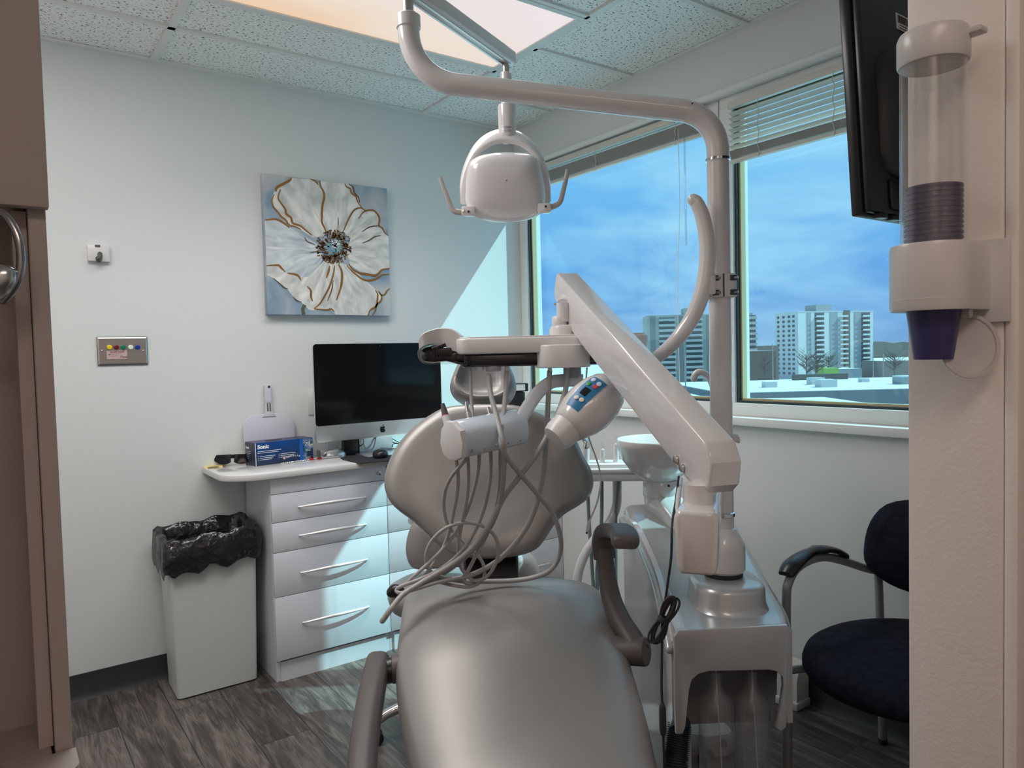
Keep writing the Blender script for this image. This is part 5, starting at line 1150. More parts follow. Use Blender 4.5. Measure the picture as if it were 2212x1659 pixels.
hose_run([(1060, 968, 1.83), (1060, 1015, 1.86), (1055, 1060, 1.88), (1042, 1110, 1.91), (1020, 1158, 1.93), (990, 1198, 1.94), (950, 1230, 1.935), (905, 1252, 1.915), (868, 1266, 1.89), (856, 1275, 1.885), (866, 1281, 1.88), (900, 1272, 1.895), (945, 1258, 1.92), (985, 1250, 1.94)], .0050)
hose_run([(1081, 962, 1.84), (1079, 1040, 1.88), (1070, 1100, 1.91), (1054, 1150, 1.94), (1034, 1188, 1.955), (1018, 1220, 1.965), (1006, 1245, 1.97), (1004, 1258, 1.97), (1020, 1262, 1.975)], .0050)
hose_run([(1022, 1255, 1.97), (1045, 1250, 1.965), (1063, 1232, 1.955), (1076, 1200, 1.94), (1072, 1165, 1.93), (1050, 1140, 1.92), (1010, 1129, 1.915), (968, 1138, 1.915), (935, 1165, 1.92), (920, 1200, 1.93), (927, 1230, 1.94), (945, 1243, 1.945), (975, 1250, 1.95)], .0048)
# thin cable with plug at the tray's right end
pc_ = [W(1268, 795, 1.93), W(1265, 840, 2.05), W(1266, 905, 2.12), W(1272, 945, 2.14), (W(1286, 985, 2.16)), W(1295, 1015, 2.17), W(1297, 1045, 2.17), W(1290, 1085, 2.17), W(1278, 1115, 2.17), W(1272, 1130, 2.17)]
wcab = build('thin_cable', MB().tube(pc_, .0024, 8, 6), white_plastic, t)
build('plug', MB().tube([W(1273, 1128, 2.17), W(1271, 1136, 2.17), W(1269, 1146, 2.17)], .0055, 10, 3), white_plastic, wcab)
build('plug_tip', MB().cyl(W(1269, 1146, 2.17), W(1267, 1153, 2.17), .003, 8), black_rubber, wcab)

# handpieces resting in the holder
def hpiece(lb, a_, b_, r, tipm, ring):
    q = thing('dental_handpiece', lb, 'dental handpiece', a_); ax = (b_-a_).normalized(); L_ = (b_-a_).length; Tq = frame(a_, ax)
    build('body', MB().lathe([(r*.8, -.02), (r, 0), (r, L_*.5), (r*.92, L_*.56)], Tq, 16), white_plastic if ring else steel, q)
    build('tip', MB().lathe([(r*.9, L_*.58), (r*.8, L_*.75), (r*.5, L_), (.001, L_+.001)], Tq, 16), tipm, q)
    if ring: build('red_ring', MB().lathe([(r*.95, L_*.555), (r*.98, L_*.565), (r*.95, L_*.58)], Tq, 16, cap=False), red, q)
hpiece('white handpiece with a grey tip and red ring at the left end of the holder', W(970, 930, 1.80), W(956, 872, 1.82), .0095, mat('tip_grey', (.09, .085, .085), .4), True)
hpiece('slim metal handpiece standing second from the left in the holder', W(1017, 918, 1.81), W(1007, 868, 1.83), .0075, chrome, False)
hpiece('short metal handpiece leaning over the middle of the holder', W(1066, 908, 1.83), W(1054, 880, 1.84), .0085, chrome, False)
# ------------------------------------------------------------------ wall television behind the partition
tl_ = W(1876, 460, 1.36); zb = tl_.z; tlt = math.radians(3.2)
tvw, tvh = .94, .56; T = M.Translation((tl_.x, tl_.y, zb)) @ M.Rotation(-tlt, 4, 'X')      # screen looks along +y, leaning down
t = thing('wall_television', 'black wall television seen from its bulging back beside the partition', 'television', (tl_.x+tvw/2, tl_.y, zb))
build('bezel', MB().box((0, .012, 0), (tvw, .034, tvh), .004, T), black_plastic, t)
build('screen', MB().box((.012, .0335, .018), (tvw-.012, .0352, tvh-.012), 0, T), mat('tv_screen', (.004, .004, .005), .1), t)
bk = build('back_cover', MB().box((.006, -.004, .004), (tvw-.006, .013, tvh-.004), .004, T), black_plastic, t)
bl = []
for k, y, a_ in ((1., -.003, 0), (.985, -.02, .0), (.95, -.036, .01), (.9, -.041, .012)): bl.append([T @ V((tvw/2+x*k, y, .20+a_+z*k)) for x, z in rr(tvw-.10, .25, .05, 5)])
build('back_bulge', MB().rings(bl), black_plastic, bk, 60)
lo = MB().box((.07, -.012, .012), (tvw-.07, -.002, .07), .006, T)
for i in range(6): lo.box((.03+.05*i, -.006, -.006), (.06+.05*i, .008, .003), .001, T)
build('speaker_strip', lo, black_plastic, t)
lbp = T @ V((.135, -.0042, 0)); zt_ = 0
a, bq = onp(1934, 27, T @ V((0, -.0042, 0)), T.to_3x3() @ V((0, 1, 0))), onp(1990, 57, T @ V((0, -.0042, 0)), T.to_3x3() @ V((0, 1, 0)))
Ti = T.inverted(); a, bq = Ti @ a, Ti @ bq
lb = build('rating_label', MB().box((a.x, -.0052, bq.z-.03), (a.x+.10, -.0042, a.z), 0, T), white_plastic, t)
q = MB(); xx = a.x+.006; rn = random.Random(4)
while xx < a.x+.05: w_ = rn.choice((.0008, .0014, .002)); q.box((xx, -.0056, a.z-.018), (xx+w_, -.0051, a.z-.003), 0, T); xx += w_+rn.choice((.0008, .0014))
for i in range(3): q.box((a.x+.012, -.0056, a.z-.023-.0055*i), (a.x+.04-.004*i, -.0051, a.z-.0215-.0055*i), 0, T)
build('barcode', q, black_rubber, lb, 0)
y1 = PY1; build('wall_bracket', MB().box((tl_.x+.40, y1, zb+.2), (tl_.x+.58, y1+.015, zb+.42), .003).box((tl_.x+.45, y1+.01, zb+.27), (tl_.x+.53, tl_.y-.03, zb+.33), .003), black_plastic, t)

# ------------------------------------------------------------------ cup dispenser on the partition end
NX = V((-1, 0, 0)); DX = PX
pc0 = onx(2150, 520, DX); pc1 = onx(2152, 700, DX)
# axis of the tube
ty = onp(2016, 560, (DX-.052, 0, 0), NX); axx, ayy = DX-.052, ty.y
def zat(y): return onp(2016, y, (axx, 0, 0), NX).z
ztop, zrim = zat(62), zat(140)
R_ = .0365
t = thing('cup_dispenser', 'clear tube cup dispenser with white cap fixed to the partition end', 'cup dispenser', (axx, ayy, zat(690)))
TA = M.Translation((axx, ayy, 0))
build('tube', MB().lathe([(R_, zat(640)), (R_, zrim+.03), (R_-.0018, zrim+.03), (R_-.0018, zat(640))], TA, 40, cap=False), acrylic, t, 60)
zc0, zc1 = zat(142), zat(72)
cap = build('cap', MB().lathe([(R_-.004, zc0), (R_+.0015, zc0), (R_+.003, zc0+.003), (R_+.003, zc1-.006), (R_+.0005, zc1), (R_-.006, zc1+.003), (.001, zc1+.004)], TA, 40), white_plastic, t)
build('cap_tab', MB().box((axx+.0, ayy-R_-.016, zc1-.014), (axx+.02, ayy-R_+.004, zc1-.007), .002), white_plastic, cap)
zh0, zh1 = zat(672), zat(530)
body = MB(); D_ = .0465
def dsec(k, z): # D shaped holder section
    o_ = [V((DX-.006, ayy-D_*k, z))]
    for i in range(17): q = -PI/2+PI*i/16; o_.append(V((axx-.004-(D_*k)*math.cos(q), ayy+(D_*k)*math.sin(q), z)))
    o_.append(V((DX-.006, ayy+D_*k, z))); return o_
body.rings([dsec(.97, zh0), dsec(1, zh0+.004), dsec(1, zh1-.004), dsec(.97, zh1)])
hold = build('holder', body, white_plastic, t, 50)
build('holder_rib', MB().rings([dsec(1.004, zh0+.013), dsec(1.004, zh0+.0145)]), white_plastic, hold, 50)
build('wall_plate', MB().box((DX-.007, ayy-.066, zat(700)), (DX+.001, ayy+.052, zat(522)), .002), white_plastic, t)
# hinged flap hanging below
fc = onp(2092, 748, (axx+.02, 0, 0), NX); nf = V((-.75, -.55, .25)).normalized(); Tf = frame(fc, nf, Z)
build('flap', MB().lathe([(.001, 0), (.030, 0), (.034, .002), (.034, .0045), (.030, .005), (.029, .0025), (.001, .002)], Tf @ M.Diagonal((1.2, .95, 1, 1)), 36), frosted, t, 50)
build('flap_hinge', MB().cyl((axx+.018, ayy-.035, zh0-.004), (axx+.018, ayy-.012, zh0-.004), .006, 12), white_plastic, t)
# cups: a nested stack seen through the tube, and the lowest one sticking out
cr0, cr1, ch = .0300, .0215, .062
def cup(z, lb, first=None):
    prof = [(cr1, 0), (cr1+.0006, .001)]
    n_ = 14
    for i in range(n_): u = (i+.5)/n_; r_ = cr1+(cr0-cr1)*u; prof += [(r_, ch*(u-.25/n_)), (r_+.0004, ch*u)]
    prof += [(cr0, ch-.003), (cr0+.0022, ch-.0026), (cr0+.0022, ch), (cr0-.0008, ch), (cr0-.0014, ch-.003), (cr1-.0008, .0012), (.001, .0012)]
    o = build('plastic_cup', MB().lathe([(.001, 0)]+prof, M.Translation((axx, ayy, z)), 32), cup_m, None, 40); return tag(o, lb, 'cup', None)
zlow = zat(776)
c0_ = cup(zlow, 'purple plastic cup sticking out below the dispenser holder')
c0_['group'] = 'purple cups in the dispenser'
ztopcup = zat(405)-ch; n_c = 24; z0c = zlow
stp = (ztopcup-zlow)/n_c
for i in range(1, n_c+1):
    o = c0_.copy(); COL.objects.link(o); o.location.z = c0_.location.z+stp*i
    o['label'] = 'purple plastic cup nested in the stack inside the clear dispenser tube' if i < n_c else 'topmost purple plastic cup of the stack inside the clear dispenser tube'

# ------------------------------------------------------------------ visitor chair against the window wall
SZ = .455; S0 = V((-.285, -2.29, 0))
t = thing('visitor_chair', 'navy fabric armchair on a grey tube frame under the right window', 'armchair', (S0.x, S0.y, 0))
TS = M.Translation((S0.x-.0, S0.y, 0)) @ M.Rotation(math.radians(3), 4, 'Z')    # faces -x
pl = [(-.105+.315*math.cos(a), .275*math.sin(a)) for a in [2*PI*i/48 for i in range(48)]]
rs = []
for k, z in ((.90, SZ-.058), (.975, SZ-.053), (1., SZ-.042), (1., SZ-.03), (.975, SZ-.012), (.92, SZ-.002), (.8, SZ+.005), (.5, SZ+.010), (.1, SZ+.011)): rs.append([TS @ V((-.105+(x+.105)*k, y*k, z+.006)) for x, y in pl])
build('seat', MB().rings(rs), navy, t, 70)
bx = .195
bo = [(-.235, .60), (-.225, .52), (-.17, .455), (-.09, .425), (0, .418), (.09, .425), (.17, .455), (.225, .52), (.235, .60), (.225, .70), (.19, .775), (.12, .80), (0, .806), (-.12, .80), (-.19, .775), (-.225, .70)]
bn_ = V((-.985, 0, .17)); R3 = TS.to_3x3()
bpts = closed_smooth([TS @ V((bx+.12*(z-.42)-.16*(y/.235)**2*.5, y*1.06, .522+(z-.418)*.76)) for y, z in bo], 3)
build('backrest', MB().pillow(bpts, R3 @ bn_, [(1, 0), (.985, .018), (.93, .030), (.8, .030), (.5, .016), (.1, .010)], [(.985, -.012), (.93, -.02), (.6, -.03), (.1, -.035)]), navy, t, 70)
r_ = .0125
for s_ in (1, -1):
    y = .265*s_
    pts = [(-.295, y, 0), (-.295, y, .30), (-.295, y, .57), (-.28, y, .635), (-.22, y, .668), (-.10, y, .668), (.03, y*.99, .63), (.15, y*.93, .585), (.225, y*.72, .565), (.25, y*.3, .56), (.25, 0, .56)]
    fr = build('side_frame', MB().tube([TS @ V(p) for p in pts], r_, 14, 6), chair_frame, t)
    pp = [(-.296, y, .655), (-.262, y, .677), (-.20, y, .690), (-.11, y, .690), (-.03, y, .670), (.03, y, .643)]
    ps = smooth([TS @ V(p) for p in pp], 5); rr_ = []; sd = R3 @ V((0, 1, 0))
    for i, p in enumerate(ps):
        u = i/(len(ps)-1); tn = (ps[min(i+1, len(ps)-1)]-ps[max(0, i-1)]).normalized(); up = sd.cross(tn)
        if up.z < 0: up = -up
        w_ = .026*(.55+.45*math.sin(PI*min(1, u*1.6+.18))) if u < .55 else .026*(1-.35*(u-.55)/.45)
        rr_.append([p+sd*a*w_*2+up*b for a, b in ((-.5, -.003), (-.5, .006), (-.32, .013), (0, .015), (.32, .013), (.5, .006), (.5, -.003))])
    build('arm_pad', MB().rings(rr_), black_plastic, t, 60)
    lg = build('leg', MB().tube([TS @ V((.185, y*.88, .605)), TS @ V((.20, y*.88, .40)), TS @ V((.225, y*.9, .03)), TS @ V((.226, y*.9, .006))], r_, 14, 5), chair_frame, t)
    build('glide', MB().cyl(TS @ V((.226, y*.9, 0)), TS @ V((.226, y*.9, .016)), .0145, 14), black_rubber, lg)
build('seat_rail', MB().tube([TS @ V((-.295, -.265, .385)), TS @ V((0, -.1, .385)), TS @ V((0, .1, .385)), TS @ V((-.295, .265, .385))], .011, 10, 5), chair_frame, t)

# broken white box at the skirting, and a foot control below the bottles
c = onz(1722, 1520, 0); c.x = min(c.x, -.055)
t = thing('wall_box', 'cracked white box cover on the floor by the dark skirting under the armchair', 'box', (c.x, c.y, 0)); T = M.Translation((-.05, c.y, 0))
build('cover', MB().rings([[T @ V(p) for p in ((-.045, y, 0), (-.045, y, .10), (-.03, y, .145), (.028, y, .155), (.028, y, 0))] for y in (-.03, .05)]), mat('old_white', (.66, .65, .61), .45), t, 20)
build('base_ledge', MB().box((-.055, -.036, 0), (.03, .055, .028), .004, T), white_plastic, t)
build('crack', MB().tube([T @ V(p) for p in ((-.0455, .02, .03), (-.0457, .012, .05), (-.0455, .022, .07), (-.0452, .014, .098))], .0022, 5, 2), black_rubber, t)
c = onz(1528, 1606, 0); T = level((c.x, c.y, 0), .2)
t = thing('foot_control', 'low white foot control with black sockets on the floor behind the bottles', 'foot pedal', (c.x, c.y, 0))
build('housing', MB().rings([[T @ V((x, y, z)) for x, y in rr(w, l, .03)] for w, l, z in ((.12, .16, 0), (.13, .17, .01), (.13, .17, .05), (.115, .15, .066))]), white_plastic, t)
build('socket', MB().cyl(T @ V((.01, -.083, .045)), T @ V((.01, -.095, .045)), .012, 14).cyl(T @ V((-.035, -.083, .02)), T @ V((-.035, -.10, .02)), .010, 14), black_rubber, t)

# ------------------------------------------------------------------ brown cabinet at the left edge
DL = 1.0
e0 = W(105, 800, DL); e1 = W(64, 800, DL); Yf = e0.y
def yl(px, py, Y=None): return ony(px, py, Yf if Y is None else Y)
xr = (yl(105, 450).x+yl(160, 1655).x)/2; xr = yl(116, 800).x
xi = yl(77, 800).x; dep = .115
zn0, zn1 = yl(60, 1640).z, yl(60, 452).z
t = thing('tall_cabinet', 'taupe brown built in cabinet with an open niche at the left photo edge', 'cabinet', (xr-.3, Yf+.1, 0))
xl = xr-.62
build('side_panel', MB().box((xi, Yf, 0), (xr, Yf+.36, H-.02), .0015), taupe, t)
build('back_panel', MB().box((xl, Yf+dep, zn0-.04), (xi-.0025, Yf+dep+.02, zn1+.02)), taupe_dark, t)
build('upper_box', MB().box((xl, Yf+.001, zn1+.004), (xi-.002, Yf+.36, H-.02)), taupe, t)
xu = yl(106, 448, Yf-.02).x
build('upper_door', MB().box((xl, Yf-.022, zn1), (xu, Yf-.001, H-.03), .002), taupe, t)
build('lower_box', MB().box((xl, Yf+.002, 0), (xi-.002, Yf+.36, zn0-.03)), taupe, t)
build('niche_frame', MB().box((xi-.018, Yf+.02, zn0), (xi-.001, Yf+dep, zn1)), taupe, t)
# worktop shelf of the niche with a rounded corner
xw = onp(173, 1645, (0, Yf-.05, 0), V((0, 1, 0))).x
out = [(xl, Yf+dep), (xl, Yf-.06), (xw-.03, Yf-.06)]
out = [(xl, Yf+dep), (xl, Yf-.07)]+[(xw-.022+.022*math.cos(q), Yf-.048+.022*math.sin(q)) for q in [-PI/2+PI/2*i/6 for i in range(7)]]+[(xw, Yf-.002), (xi-.003, Yf-.002), (xi-.003, Yf+dep)]
o = build('niche_worktop', MB().prism(out, M.Identity(4), zn0-.028, zn0, .004), mat('beige_top', (.37, .315, .295), .45)); tag(o, 'pale beige shelf worktop with a rounded corner in the brown niche', 'worktop')
# metal spout
fp = [(-60, 1640), (-60, 1000), (-60, 640), (-52, 520), (-25, 466), (8, 462), (34, 500), (45, 545), (43, 590), (28, 625), (8, 650)]
fb = W(-60, 1640, .93)
t = thing('faucet', 'curved polished metal spout at the left photo edge before the brown niche', 'faucet', (fb.x, fb.y, zn0))
pts = [W(x, y, .93) for x, y in fp]; pts[0].z = zn0+.001; pts[0].x, pts[0].y = pts[1].x, pts[1].y; pts[2].x, pts[2].y = pts[1].x, pts[1].y
build('spout', MB().tube(pts, .0052, 14, 6), mat('dark_chrome', (.35, .35, .36), .22, metal=1), t, 60)
nb_ = W(2, 610, .925); build('spray_head', MB().lathe([(.001, -.024), (.012, -.022), (.0165, -.01), (.017, .004), (.013, .018), (.007, .024), (.001, .025)], frame(nb_, (pts[-1]-pts[-3])), 24), mat('satin_chrome', (.6, .62, .64), .25, metal=1), t, 60)
build('foot_ring', MB().lathe([(.02, 0), (.021, .004), (.012, .012)], M.Translation((pts[0].x, pts[0].y, zn0)), 24), chrome, t)
# ------------------------------------------------------------------ the town outside, seen from a high floor in snow
GZ = CAM.z-20.0                             # street level
st_white = mat('tower_white', (.60, .60, .59), .7); st_grey = mat('tower_grey', (.30, .32, .33), .7); st_dark = mat('tower_dark', (.10, .10, .11), .6); st_brown = mat('tower_brown', (.16, .12, .10), .7)
beige = mat('tower_beige', (.42, .40, .36), .8); brick = mat('brick_brown', (.22, .17, .145), .85); roofgrey = mat('parapet_grey', (.17, .18, .20), .8); win_m = mat('far_window', (.05, .06, .07), .25)
green_m = mat('green_shed', (.28, .46, .10), .7); bark = mat('bark', (.10, .085, .075), .9); hill_m = mat('winter_hill', (.22, .19, .165), .9)
g_ = MB(); gv = [V((1.5, -900, GZ)), V((2400, -900, GZ)), V((2400, 2400, GZ)), V((1.5, 2400, GZ))]; g_.rings([[v-Z*.5 for v in gv], gv]); o = struct('ground_outside', g_, snow)
def gp(x, y, d): p = W(x, y, d); return V((p.x, p.y, GZ))
def bframe(px, d, nx, ny):                  # corner at px, d; local x runs along the sunny face to the right, y along the shaded face
    p = gp(px, 800, d); n1 = V((nx, ny, 0)).normalized(); e1 = V((-n1.y, n1.x, 0))
    T = M.Identity(4); e2 = -n1
    for i in range(3): T[i][0] = e1[i]; T[i][1] = e2[i]; T[i][2] = (0, 0, 1)[i]; T[i][3] = p[i]
    return T
# white apartment tower
d0 = 450; T = bframe(1725, d0, -.30, -.95); e1 = T.to_3x3() @ V((1, 0, 0))
zt_ = W(1725, 674, d0).z-GZ; FW, FD, NF = 58., 22., 14; fh = zt_/NF
t = thing('apartment_tower', 'white high rise apartment tower with columns of balconies behind the snowy roofs', 'building', T @ V((FW/2, FD/2, 0)))
build('walls', MB().box((0, 0, 0), (FW, FD, zt_), 0, T), st_white, t, 0)
build('penthouse', MB().box((17, 4, zt_), (29, 14, zt_+4.6), 0, T), st_grey, t, 0)
build('roof_snow', MB().box((-.2, -.2, zt_), (FW+.2, FD+.2, zt_+.35), 0, T), snow, t, 0)
for (a, b_, m_) in ((6.5, 9.5, st_grey), (24., 30., st_grey), (43., 48., st_grey)): build('grey_strip', MB().box((a, -.25, 2), (b_, 0, zt_-.5), 0, T), m_, t, 0)
build('dark_strip', MB().box((34.5, -.3, 2), (39.5, 0, zt_+.8), 0, T), st_brown, t, 0)
w0 = None
for k in range(4):
    for f in range(13):
        if w0 is None: w0 = build('window', MB().box((-.2, -1., -.7), (.05, 1., .7), 0, T), win_m, t, 0); base0 = w0; w0.location = (0, 0, 0)
        o = base0 if (k, f) == (0, 0) else base0.copy()
        if o is not base0: COL.objects.link(o)
        o.location = T.to_3x3() @ V((0, 3.2+5.1*k+(1.0 if k in (0,) else 0), fh*(f+1.0)+.4))
bb = None
for x in (15., 33.2, 51.):
    for f in range(1, 14):
        if bb is None:
            bb = build('balcony', MB().box((-2.6, -1.7, 0), (3.6, 0, .25), 0, T).box((-2.6, -1.75, .2), (3.6, -1.6, 1.15), 0, T), st_white, t, 0); o = bb
        else: o = bb.copy(); COL.objects.link(o)
        o.location = T.to_3x3() @ V((x, 0, fh*f-.5))
for x in (15., 51.): build('balcony_recess', MB().box((x-2.6, -.06, 2), (x+4.6, .05, zt_-.6), 0, T), st_dark, t, 0)
# beige tower seen between column and spring arm
d1 = 330; T = bframe(1400, d1, -.62, -.78); zt2 = W(1400, 682, d1).z-GZ; FW2 = 47.; NF2 = 15; fh2 = zt2/NF2
t = thing('apartment_tower', 'beige apartment slab with white balcony bands seen left of the lamp column', 'building', T @ V((FW2/2, 8, 0)))
build('walls', MB().box((0, 0, 0), (FW2, 16, zt2), 0, T), beige, t, 0)
build('roof_box', MB().box((17, 4, zt2), (23, 10, zt2+3.), 0, T), beige, t, 0)
b0 = None
for x in (5., 17., 29., 41.):
    for f in range(1, NF2):
        if b0 is None: b0 = build('balcony', MB().box((0, -1.3, 0), (7.5, 0, 1.1), 0, T), mat('balcony_pale', (.5, .49, .46), .7), t, 0); o = b0
        else: o = b0.copy(); COL.objects.link(o)
        o.location = T.to_3x3() @ V((x, 0, fh2*f-.4))
w0 = None
for x in (5., 17., 29., 41.):
    o = build('window_column', MB().box((x+.2, -.06, 2), (x+7.2, .05, zt2-1), 0, T), mat('grey_glazing', (.15, .15, .145), .4), t, 0)  # one even mid grey for the glazing behind the balconies
for x in (1.2, 13.6, 26., 37.6): build('dark_strip', MB().box((x, -.1, 2), (x+2.4, .05, zt2-.6), 0, T), mat('strip_taupe', (.27, .25, .23), .8), t, 0)

def block(xl, xr, yt, d, depth, m, label, kind='low_building', cat='building', snowy=True, yb=None):
    a, b_ = W(xl, yt, d), W(xr, yt, d); z = (a.z+b_.z)/2; a.z = b_.z = GZ; e = (b_-a); w_ = e.length; e.normalize(); T = frame(a, Z, e); h = z-GZ
    t = thing(kind, label, cat, a+e*w_/2+T.to_3x3() @ V((0, depth/2, 0)))
    build('walls', MB().box((0, 0, 0), (w_, depth, h), 0, T), m, t, 0)
    if snowy: build('roof_snow', MB().box((.4, .4, h-.05), (w_-.4, depth-.4, h+.12), 0, T), snow, t, 0)
    return t, T, w_, h
block(1560, 1682, 748, 400, 30, brick, 'low brown brick block left of the white tower behind the lamp column')
block(1606, 1676, 758, 290, 16, mat('brick_dark', (.15, .115, .10), .9), 'dark brown low building standing before the brick block')
bl_, T, w_, h = block(1560, 2240, 842, 170, 62, roofgrey, 'long snowy flat roof with a grey parapet in the foreground outside')
for i, (px, py, dd, sz, lb) in enumerate(((1662, 832, 190, 3.0, 'white rooftop ventilation box left of the dark roof screen'), (1762, 826, 200, 3.6, 'pale rooftop ventilation box before the dark roof screen'), (1784, 832, 185, 4.0, 'widest pale rooftop ventilation box near the parapet'), (1866, 826, 205, 2.2, 'small pale rooftop ventilation box right of the roof screen'), (1955, 830, 190, 4.4, 'grey rooftop ventilation box beside the cup dispenser'))):
    p = W(px, py, dd); z = h+GZ+.1; t = thing('roof_unit', lb, 'ventilation box', (p.x, p.y, z)); T2 = level((p.x, p.y, z))
    build('casing', MB().box((-sz/2, -sz/2, 0), (sz/2, sz/2, sz*.42), 0, T2), st_grey if i == 4 else st_white, t, 0); build('snow_cap', MB().box((-sz/2, -sz/2, sz*.42), (sz/2, sz/2, sz*.5), 0, T2), snow, t, 0)
p0, p1 = W(1716, 822, 225), W(1832, 820, 225); zz = h+GZ
o = build('roof_screen', MB().rings([[V((p0.x, p0.y, zz)), V((p1.x, p1.y, zz)), V((p1.x, p1.y, zz+1.9)), V((p0.x, p0.y, zz+1.9))], [V((p0.x, p0.y, zz))+FH*2, V((p1.x, p1.y, zz))+FH*2, V((p1.x, p1.y, zz+1.9))+FH*2, V((p0.x, p0.y, zz+1.9))+FH*2]]), mat('screen_brown', (.12, .11, .10), .8), None, 0); tag(o, 'long dark screen wall standing on the snowy flat roof', 'roof screen')
block(1560, 1905, 880, 110, 20, mat('near_parapet', (.30, .31, .33), .8), 'lower snowy roof nearest the right window below the grey parapet')
block(1400, 1536, 862, 150, 20, roofgrey, 'low snowy roof left of the lamp column below the beige tower')
block(1806, 1862, 797, 330, 14, mat('garage_grey', (.30, .31, .33), .8), 'small grey flat roofed building at the foot of the white tower')
block(1780, 1812, 795, 300, 8, green_m, 'bright green shed at the foot of the white tower', 'shed', 'shed', False)
block(1905, 2240, 776, 420, 24, mat('brick_right', (.24, .20, .18), .9), 'low brown building with a snowy roof right of the white tower')
block(1560, 1640, 898, 94, 8, st_white, 'small white shed roof low at the left of the right window', 'shed', 'shed')
# winter hills
rn = random.Random(9)
hl = []
for i in range(61):
    px = 1250+20*i; d = 1100; y = 748+4*math.sin(i*.7)+3*math.sin(i*1.9)-(6 if px > 1860 else 0); p = W(px, y, d); hl.append(p)
q = MB(); q.rings([[V((p.x, p.y, GZ)), V((p.x, p.y, p.z)), V((p.x+FH.x*200, p.y+FH.y*200, p.z)), V((p.x+FH.x*200, p.y+FH.y*200, GZ))] for p in hl]); o = build('hill', q, hill_m); tag(o, 'brown wooded hill along the horizon', 'hill')
# bare trees and poles
def tree(px, yb, yt, d, label):
    a = W(px, yb, d); top = W(px, yt, d); hh = top.z-a.z; r3 = random.Random(px); base = V((a.x, a.y, GZ)); t = thing('bare_tree', label, 'tree', base)
    build('trunk', MB().tube([base, base+Z*(a.z-GZ+hh*.5), base+Z*(a.z-GZ+hh)], lambda u: .22*(1-.8*u), 6, 3), bark, t)
    q = MB()
    for i in range(46):
        z0_ = a.z+hh*r3.uniform(.25, .85); an = r3.uniform(0, 2*PI); L_ = hh*r3.uniform(.22, .5); b1 = V((a.x, a.y, z0_)); b2 = b1+V((math.cos(an)*L_*.8, math.sin(an)*L_*.8, L_*.55)); q.tube([b1, b1.lerp(b2, .5)+Z*.15, b2], lambda u: .10*(1-.7*u), 4, 2, round_end=False)
        for j in range(3): b3 = b2.lerp(b1, r3.uniform(0, .6)); an2 = an+r3.uniform(-1.2, 1.2); L2 = L_*.5; q.tube([b3, b3+V((math.cos(an2)*L2*.4, math.sin(an2)*L2*.4, L2*.25)), b3+V((math.cos(an2)*L2*.8, math.sin(an2)*L2*.8, L2*.7))], .05, 4, 1, round_end=False)
    build('branches', q, bark, t)
tree(1742, 822, 766, 300, 'left bare dark tree before the white tower'); tree(1765, 820, 770, 280, 'middle bare dark tree before the white tower'); tree(1790, 812, 766, 310, 'right bare dark tree before the balcony columns')
tree(1652, 818, 768, 280, 'bare tree between brick block and white tower'); tree(1932, 815, 762, 300, 'bare tree near the cup dispenser at the right window edge')
def pole(px, yt, d, label):
    a = W(px, yt, d); o = build('utility_pole', MB().cyl((a.x, a.y, GZ), (a.x, a.y, a.z), .16, 8), mat('pole_grey', (.33, .32, .31), .8)); tag(o, label, 'pole')
pole(1669, 742, 260, 'grey pole left of the white tower'); pole(1886, 744, 270, 'grey pole just right of the white tower'); pole(1908, 764, 240, 'grey pole further right of the white tower'); pole(1480, 770, 200, 'grey pole before the beige apartment slab')
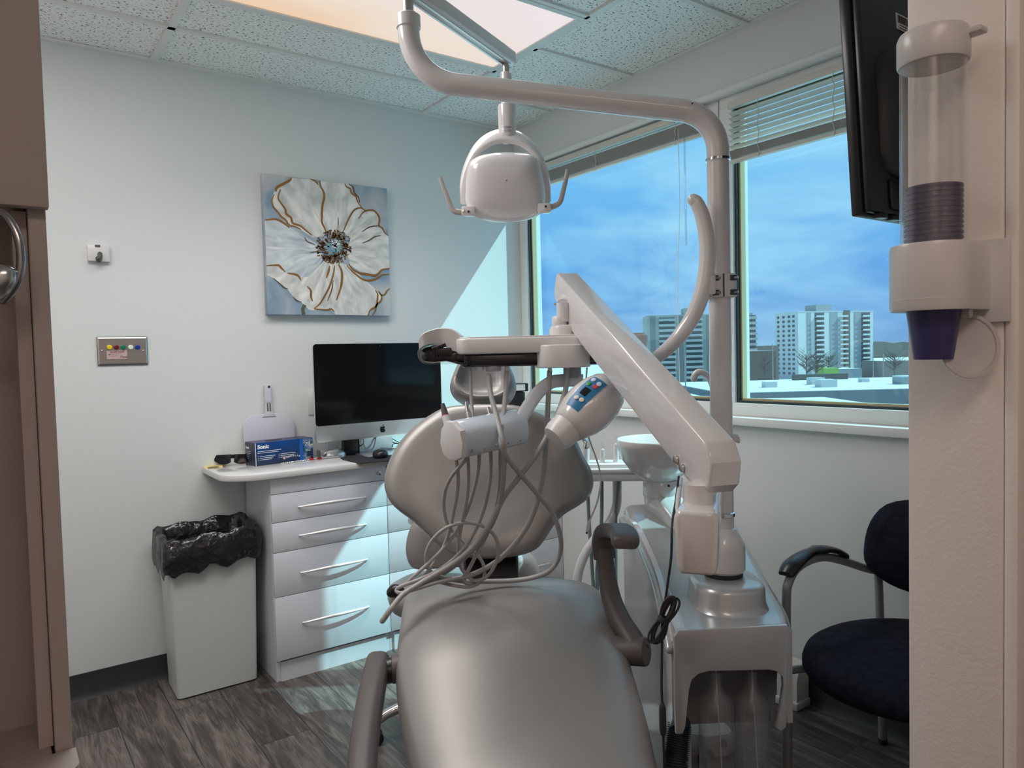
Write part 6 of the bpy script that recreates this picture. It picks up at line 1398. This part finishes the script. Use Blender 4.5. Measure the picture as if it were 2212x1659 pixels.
# ------------------------------------------------------------------ sky and sun
w = bpy.data.worlds.new('sky'); sc.world = w; w.use_nodes = True; nt = w.node_tree; nt.nodes.clear(); L = nt.links.new
out = N(nt, 'ShaderNodeOutputWorld'); bg = N(nt, 'ShaderNodeBackground'); tc = N(nt, 'ShaderNodeTexCoord'); sp = N(nt, 'ShaderNodeSeparateXYZ')
L(tc.outputs['Generated'], sp.inputs[0])
rp = N(nt, 'ShaderNodeValToRGB'); e = rp.color_ramp.elements
e[0].position = 0.; e[0].color = (*S(150, 160, 200), 1); e[1].position = 1.; e[1].color = (*S(185, 200, 232), 1)
for p, c in ((.03, S(132, 152, 206)), (.10, S(122, 158, 216)), (.2, S(142, 180, 228)), (.34, S(178, 202, 234))):
    k = e.new(p); k.color = (*c, 1)
L(sp.outputs['Z'], rp.inputs[0])
mp = N(nt, 'ShaderNodeMapping'); mp.inputs['Scale'].default_value = (2.2, 2.2, 7.5); mp.inputs['Location'].default_value = (.3, .1, .55)
no = N(nt, 'ShaderNodeTexNoise'); no.inputs['Scale'].default_value = 1.7; no.inputs['Detail'].default_value = 6; no.inputs['Roughness'].default_value = .55; no.inputs['Distortion'].default_value = .35
L(tc.outputs['Generated'], mp.inputs[0]); L(mp.outputs[0], no.inputs['Vector'])
r2 = N(nt, 'ShaderNodeValToRGB'); r2.color_ramp.elements[0].position = .43; r2.color_ramp.elements[0].color = (0, 0, 0, 1); r2.color_ramp.elements[1].position = .72; r2.color_ramp.elements[1].color = (.8, .8, .8, 1)
L(no.outputs['Fac'], r2.inputs[0])
mx = N(nt, 'ShaderNodeMix', data_type='RGBA'); mx.inputs[7].default_value = (*S(216, 220, 238), 1)
L(r2.outputs[0], mx.inputs[0]); L(rp.outputs[0], mx.inputs[6]); L(mx.outputs[2], bg.inputs[0]); bg.inputs[1].default_value = 1.22; L(bg.outputs[0], out.inputs[0])
SUN = V((-1, .66, -1.317)).normalized()
sl = bpy.data.lights.new('sun', 'SUN'); sl.energy = 6.2; sl.angle = math.radians(.6); sl.color = (1., .97, .92)
so = bpy.data.objects.new('sun', sl); COL.objects.link(so); so.location = (4, -3, 6)
so.rotation_euler = SUN.to_track_quat('-Z', 'Y').to_euler()

sc.view_settings.view_transform = 'Standard'; sc.view_settings.look = 'None'; sc.view_settings.exposure = 0.; sc.view_settings.gamma = 1.
sc.view_settings.use_curve_mapping = False
cy = sc.cycles
cy.max_bounces = 9; cy.diffuse_bounces = 5; cy.glossy_bounces = 4; cy.transparent_max_bounces = 24; cy.caustics_reflective = False; cy.caustics_refractive = False
cy.sample_clamp_indirect = 6; cy.use_denoising = True
for o in COL.objects:
    if o.parent is None and o.type == 'MESH' and 'kind' not in o and 'label' not in o: print('UNTAGGED', o.name)
